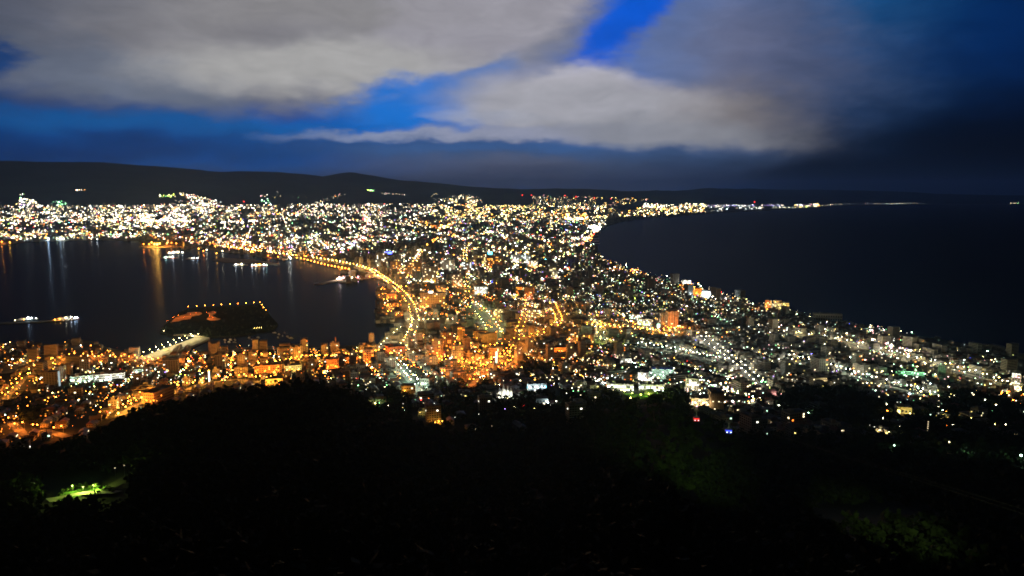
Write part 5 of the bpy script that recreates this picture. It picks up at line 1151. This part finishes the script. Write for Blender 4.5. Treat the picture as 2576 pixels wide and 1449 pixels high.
for (p, px, py) in lit: rows.setdefault(int((py-1000)//42), []).append((p, px, py))
for rk, lst in sorted(rows.items()):
    lst.sort(key=lambda a: a[1])
    for j, (p, px, py) in enumerate(lst):
        o = stamp('tree%d' % R.randrange(4), (p.x, p.y, p.z-1), R.uniform(0, 6), (R.uniform(.8, 1.15),)*3)
        tag(o, 'faintly lit tree, %s from the left in the %s row below the cable cars' % (ordw(j), ordw(rk)), 'tree', 'faintly lit trees below the gondolas')
for j in range(13):
    px = 2055+j*19+R.uniform(-5, 5); py = 1312+R.uniform(-4, 8)+j*1.6; p = G(px, py); o = stamp('tree%d' % R.randrange(4), (p.x, p.y, p.z-5.5), R.uniform(0, 6), (R.uniform(.5, .7),)*3)
    tag(o, '%s olive green lit tree from the left in the short band at the lower right' % ordw(j), 'tree', 'lit trees at the lower right')
# the mass of the dark wood
n = 9000; az_ = rng.uniform(-47, 47, n); u_ = rng.uniform(0, 1.0, n)**.55; rsx = np.interp(az_, cA, cR); rr = 24+(rsx+28-24)*u_; tx = np.sin(np.radians(az_))*rr; ty = np.cos(np.radians(az_))*rr; tz = H(tx, ty)
keep = np.ones(n, bool)
for i in range(n):
    px, py = toPx(tx[i], ty[i], tz[i])
    if 100 < px < 330 and 1195 < py < 1300: keep[i] = False
    if 1600 < px < 1880 and 1015 < py < 1290 and not (px > 1700+(1290-py)*.9 and px > 1750) and rng.random() < .72: keep[i] = False
    if 2040 < px < 2320 and 1275 < py < 1350: keep[i] = False
tx, ty, tz, rr = tx[keep], ty[keep], tz[keep], rr[keep]; n = len(tx); Cs = []; Ns = []; Ss = []
var = [crown_pts(46, 9.5, 4.4, 70+i) for i in range(8)]
for i in range(n):
    c, nn = var[i % 8]; a = rng.uniform(0, 6.28); ca, sa = math.cos(a), math.sin(a); s = rng.uniform(.7, 1.1) if rng.random() < .85 else rng.uniform(1.1, 1.45); c2 = c.copy(); c2[:, 0] = c[:, 0]*ca-c[:, 1]*sa; c2[:, 1] = c[:, 0]*sa+c[:, 1]*ca
    Cs.append(c2*s+np.array([tx[i], ty[i], tz[i]-.8])); Ns.append(nn); Ss.append(rng.uniform(.7, 1.3, len(c))*s)
for t_ in range(420):                      # trees of the island's park
    px, py = R.uniform(405, 700), R.uniform(772, 850)
    if not in_poly(px, py, island) or in_poly(px, py, [(418, 815), (470, 780), (560, 776), (562, 812)]) or R.random() < .25: continue
    q = G(px, py); c, nn = var[t_ % 8]; s = R.uniform(.4, .8); Cs.append(c*s+np.array([q.x, q.y, 2.2])); Ns.append(nn); Ss.append(rng.uniform(.7, 1.3, len(c))*s)
for (P_, v_) in DARK:                       # the unlit parks and the wooded rim of the town
    if v_ < .7 or P_[0][0] in (1050, 1175): continue
    xs = [q[0] for q in P_]; ys = [q[1] for q in P_]
    for t_ in range(int((max(xs)-min(xs))*(max(ys)-min(ys))/34)):
        px, py = R.uniform(min(xs), max(xs)), R.uniform(min(ys), max(ys))
        if not in_poly(px, py, P_) or py > crest_at(px)+4 or (1555 < px < 1668 and py < 1014): continue
        q = G(px, py)
        if not is_free(q.x, q.y, 5) or any(abs(q.x-h_[1]) < 9 and abs(q.y-h_[2]) < 9 for h_ in sites): continue
        c, nn = var[t_ % 8]; s = R.uniform(.7, 1.15); Cs.append(c*s+np.array([q.x, q.y, q.z-.8])); Ns.append(nn); Ss.append(rng.uniform(.7, 1.3, len(c))*s)
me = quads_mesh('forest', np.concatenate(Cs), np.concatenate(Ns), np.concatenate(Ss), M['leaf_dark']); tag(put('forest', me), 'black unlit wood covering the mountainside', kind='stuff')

# floodlight of the cable car station beside the viewpoint, shining down on the wood
def spot(loc, target, power, c, deg_, name, label, r=.6):
    e = empty(name, loc, 0); ld = bpy.data.lights.new(name, 'SPOT'); ld.energy = power; ld.color = c; ld.spot_size = math.radians(deg_); ld.spot_blend = 1.0; ld.shadow_soft_size = r
    lo = bpy.data.objects.new('bulb', ld); col.objects.link(lo); lo.parent = e
    d_ = Vector(target)-Vector(loc); lo.rotation_euler = d_.to_track_quat('-Z', 'Y').to_euler(); return e
tgt = G(1690, 1100); spot((60, 30, 345), tgt, 1.3e6, (.75, 1.0, .35), 15, 'station_spot', '')
tgt = G(2180, 1320); spot((70, 10, 350), tgt, 1.1e6, (.85, 1.0, .35), 9, 'station_spot', '')

# bend of the mountain road with its lamps, lower left
bendpx = [(120, 1262), (150, 1258), (185, 1250), (220, 1243), (260, 1240), (300, 1241)]
PB = [G(*q) for q in bendpx]; V = []; F = []
for i, p in enumerate(PB):
    q = PB[min(i+1, len(PB)-1)]; o = PB[max(0, i-1)]; t = (q-o).normalized(); s_ = Vector((t.y, -t.x, 0)).normalized()*4.0
    for k_ in (-1, 0, 1): e = p+s_*k_; V.append((e.x, e.y, float(H(p.x, p.y))+.9))
for i in range(len(PB)-1):
    for k_ in (0, 1): a = 3*i+k_; F.append((a, a+1, a+4, a+3))
me = mesh_from('road', V, F, [M['concrete']]); me.flip_normals() if me.polygons[0].normal.z < 0 else None
tag(put('road', me), 'lit bend of the mountain road in the dark wood at the lower left', kind='structure')
patch('verge', [(138, 1256), (150, 1240), (178, 1226), (220, 1222), (262, 1224), (290, 1232), (286, 1240), (230, 1243), (190, 1252), (172, 1268)], .7, M['lawn'], 'floodlit grass verge of the bend in the mountain road')
for j, (x, y, s) in enumerate([(176, 1232, .4), (190, 1229, .45), (204, 1226, .5), (217, 1226, .48), (230, 1228, .45), (243, 1228, .5), (255, 1230, .45), (266, 1231, .4), (277, 1233, .38), (160, 1238, .4), (149, 1246, .35), (286, 1236, .32)]):
    p = G(x, y+6); o = stamp('tree%d' % (j % 4), (p.x, p.y, p.z), j, (s, s, s)); tag(o, '%s small yellow-green lit tree at the bend of the mountain road, from the left' % ordw(sorted([176, 190, 204, 217, 230, 243, 255, 266, 277, 160, 149, 286]).index(x)), 'tree', 'lit trees at the road bend')
for i, (x, y, c, st, r) in enumerate([(183, 1239, 'lime', 260, .32), (236, 1238, 'lime', 300, .22), (210, 1242, 'lime', 200, .15)]):
    p = G(x, y); floodlight((p.x, p.y, p.z), facing(p)+math.pi, c, st, r, '%s lamp from the left at the bend of the mountain road' % ordw(i), 4.5, (4000, 15000, 7000)[i])
for i, (x, y, c, s, r, lb) in enumerate([(88, 1259, 'warm', 20, .35, 'small lone warm lamp left of the lit road bend'), (292, 1219, 'warm', 2.5, .5, 'dim cream lamp right of the lit road bend, lower of two'), (315, 1213, 'warm', 3, .4, 'dim cream lamp right of the lit road bend, upper of two'), (2248, 1147, 'mint', 14, .7, 'pale lamp alone in the dark wood on the lower right, left of two'), (2430, 1161, 'mint', 20, .7, 'pale lamp alone in the dark wood on the lower right, right of two'),
  (2386, 1139, 'warm', 20, .6, 'small lamp in the dark wood under the mast with six lamps'), (2566, 1176, 'mint', 30, .8, 'pale green lamp at the right edge of the dark wood'), (2033, 1047, 'mint', 30, .9, 'pale lamp inside the black park on the right, lower one'), (1959, 1026, 'white', 30, .9, 'pale lamp inside the black park on the right, upper one'), (1964, 998, 'pink', 60, 1.0, 'pinkish lamp at the left edge of the black park'), (1104, 1069, 'amber', 22, .7, 'amber lit row of windows at the foot of the wood'), (1113, 1068, 'amber', 22, .7, 'amber lamp right of the amber lit row at the foot of the wood'), (1095, 1071, 'amber', 22, .7, 'amber lamp left of the amber lit row at the foot of the wood'), (944, 1022, 'yellow', 30, .8, 'yellow lamp where the wood meets the town, left of a green one'), (953, 1021, 'green', 30, .8, 'green lamp where the wood meets the town'), (298, 1047, 'amber', 130, 1.2, 'bright amber lamp alone at the rim of the dark hill'), (1238, 1080, 'warm', 1, .8, 'very dim lamp in the black wood below the town')]):
    p = G(x, y); floodlight((p.x, p.y, p.z+(5 if y > 1100 else 0)), facing(p), c, s, r, lb, 4 if y < 1100 else 5)

# ------------------------------------------------------------------ cable car
def gondola(px, py, dist, c, label, wallc):
    d_ = Vector(pdir(px, py)).normalized(); p = Vector((0, 0, CAM_Z))+d_*dist; e = empty('gondola', p, facing(p)+.15)
    w, dp, h = 4.6, 3.0, 2.7
    b = MB(); b.box(-w/2, w/2, -dp/2, dp/2, -.9, .1); b.box(-w/2, w/2, -dp/2, dp/2, 1.35, 1.8)
    for (x, y) in ((-1, -1), (1, -1), (1, 1), (-1, 1)): b.box(x*(w/2-.12)-.12, x*(w/2-.12)+.12, y*(dp/2-.12)-.12, y*(dp/2-.12)+.12, .1, 1.35)
    b.build('cabin', mat('cabin_'+c, wallc, .4, .5), e)
    b = MB(); b.box(-w/2+.1, w/2-.1, -dp/2+.1, dp/2-.1, .1, 1.35); b.build('window_band', G_(c, 1.2), e)
    b = MB(); b.box(-w/2+.3, w/2-.3, -dp/2+.3, dp/2-.3, -1.05, -.905); b.build('underlight', G_(c, 3), e)
    for x in (-1.2, 1.3): b = MB(); b.ball((x, -dp/2-.1, -.25), .42, .2, .3); b.build('headlight', G_('pink' if c == 'red' else 'cool', 5), e)
    b = MB(); b.box(-.16, .16, -.16, .16, 1.8, 6.6); b.tube((-1.3, 0, 1.8), (0, 0, 3.4), .09, .09, 5); b.tube((1.3, 0, 1.8), (0, 0, 3.4), .09, .09, 5); hg = b.build('hanger', M['white_paint'], e)
    b = MB(); b.box(-1.8, 1.8, -.25, .25, 6.6, 7.1)
    for x in (-1.4, -.5, .5, 1.4): b.tube((x, -.35, 7.15), (x, .35, 7.15), .3, .3, 8)
    b.build('carriage', M['metal'], hg)
    tag(e, label, 'cable car', 'cable cars above the wood'); return p
gp = [gondola(1752, 1055, 610, 'red', 'red glowing cable car cabin hanging above the dark wood', (.3, .02, .02)), gondola(1833, 1085, 560, 'blue', 'blue glowing cable car cabin hanging above the dark wood', (.02, .03, .3))]
for i, (p, (lx, ly)) in enumerate(zip(gp, ((1770, 1040), (1800, 1042)))):
    g1 = G(lx, ly); b = MB(); top = p+Vector((0, 0, 7.5)); up = Vector((125+8*i, -30, 300)); b.tube(up, top, .03, .03, 4); b.tube(top, g1+Vector((0, 0, 12)), .03, .03, 4)
    tag(b.build('cable', M['asphalt']), 'thin steel cable carrying the %s cabin' % ('red', 'blue')[i], 'cable')
HAZE = 2.7e-5

# ------------------------------------------------------------------ night air
hz = bpy.data.materials.new('night_air'); hz.use_nodes = True; hz.node_tree.nodes.clear(); T = NT(hz.node_tree)
pv = T.n('ShaderNodeVolumePrincipled'); pv.inputs['Color'].default_value = (.34, .60, 1.0, 1); pv.inputs['Density'].default_value = HAZE; pv.inputs['Anisotropy'].default_value = 0.6
oo = T.n('ShaderNodeOutputMaterial'); T.l(pv.outputs[0], oo.inputs['Volume'])
mb = MB(); mb.box(-64000, 64000, -4000, 64000, -6, 1290)
ho = mb.build('haze', hz); tag(ho, 'thin night haze over the bay and the hills', kind='stuff')
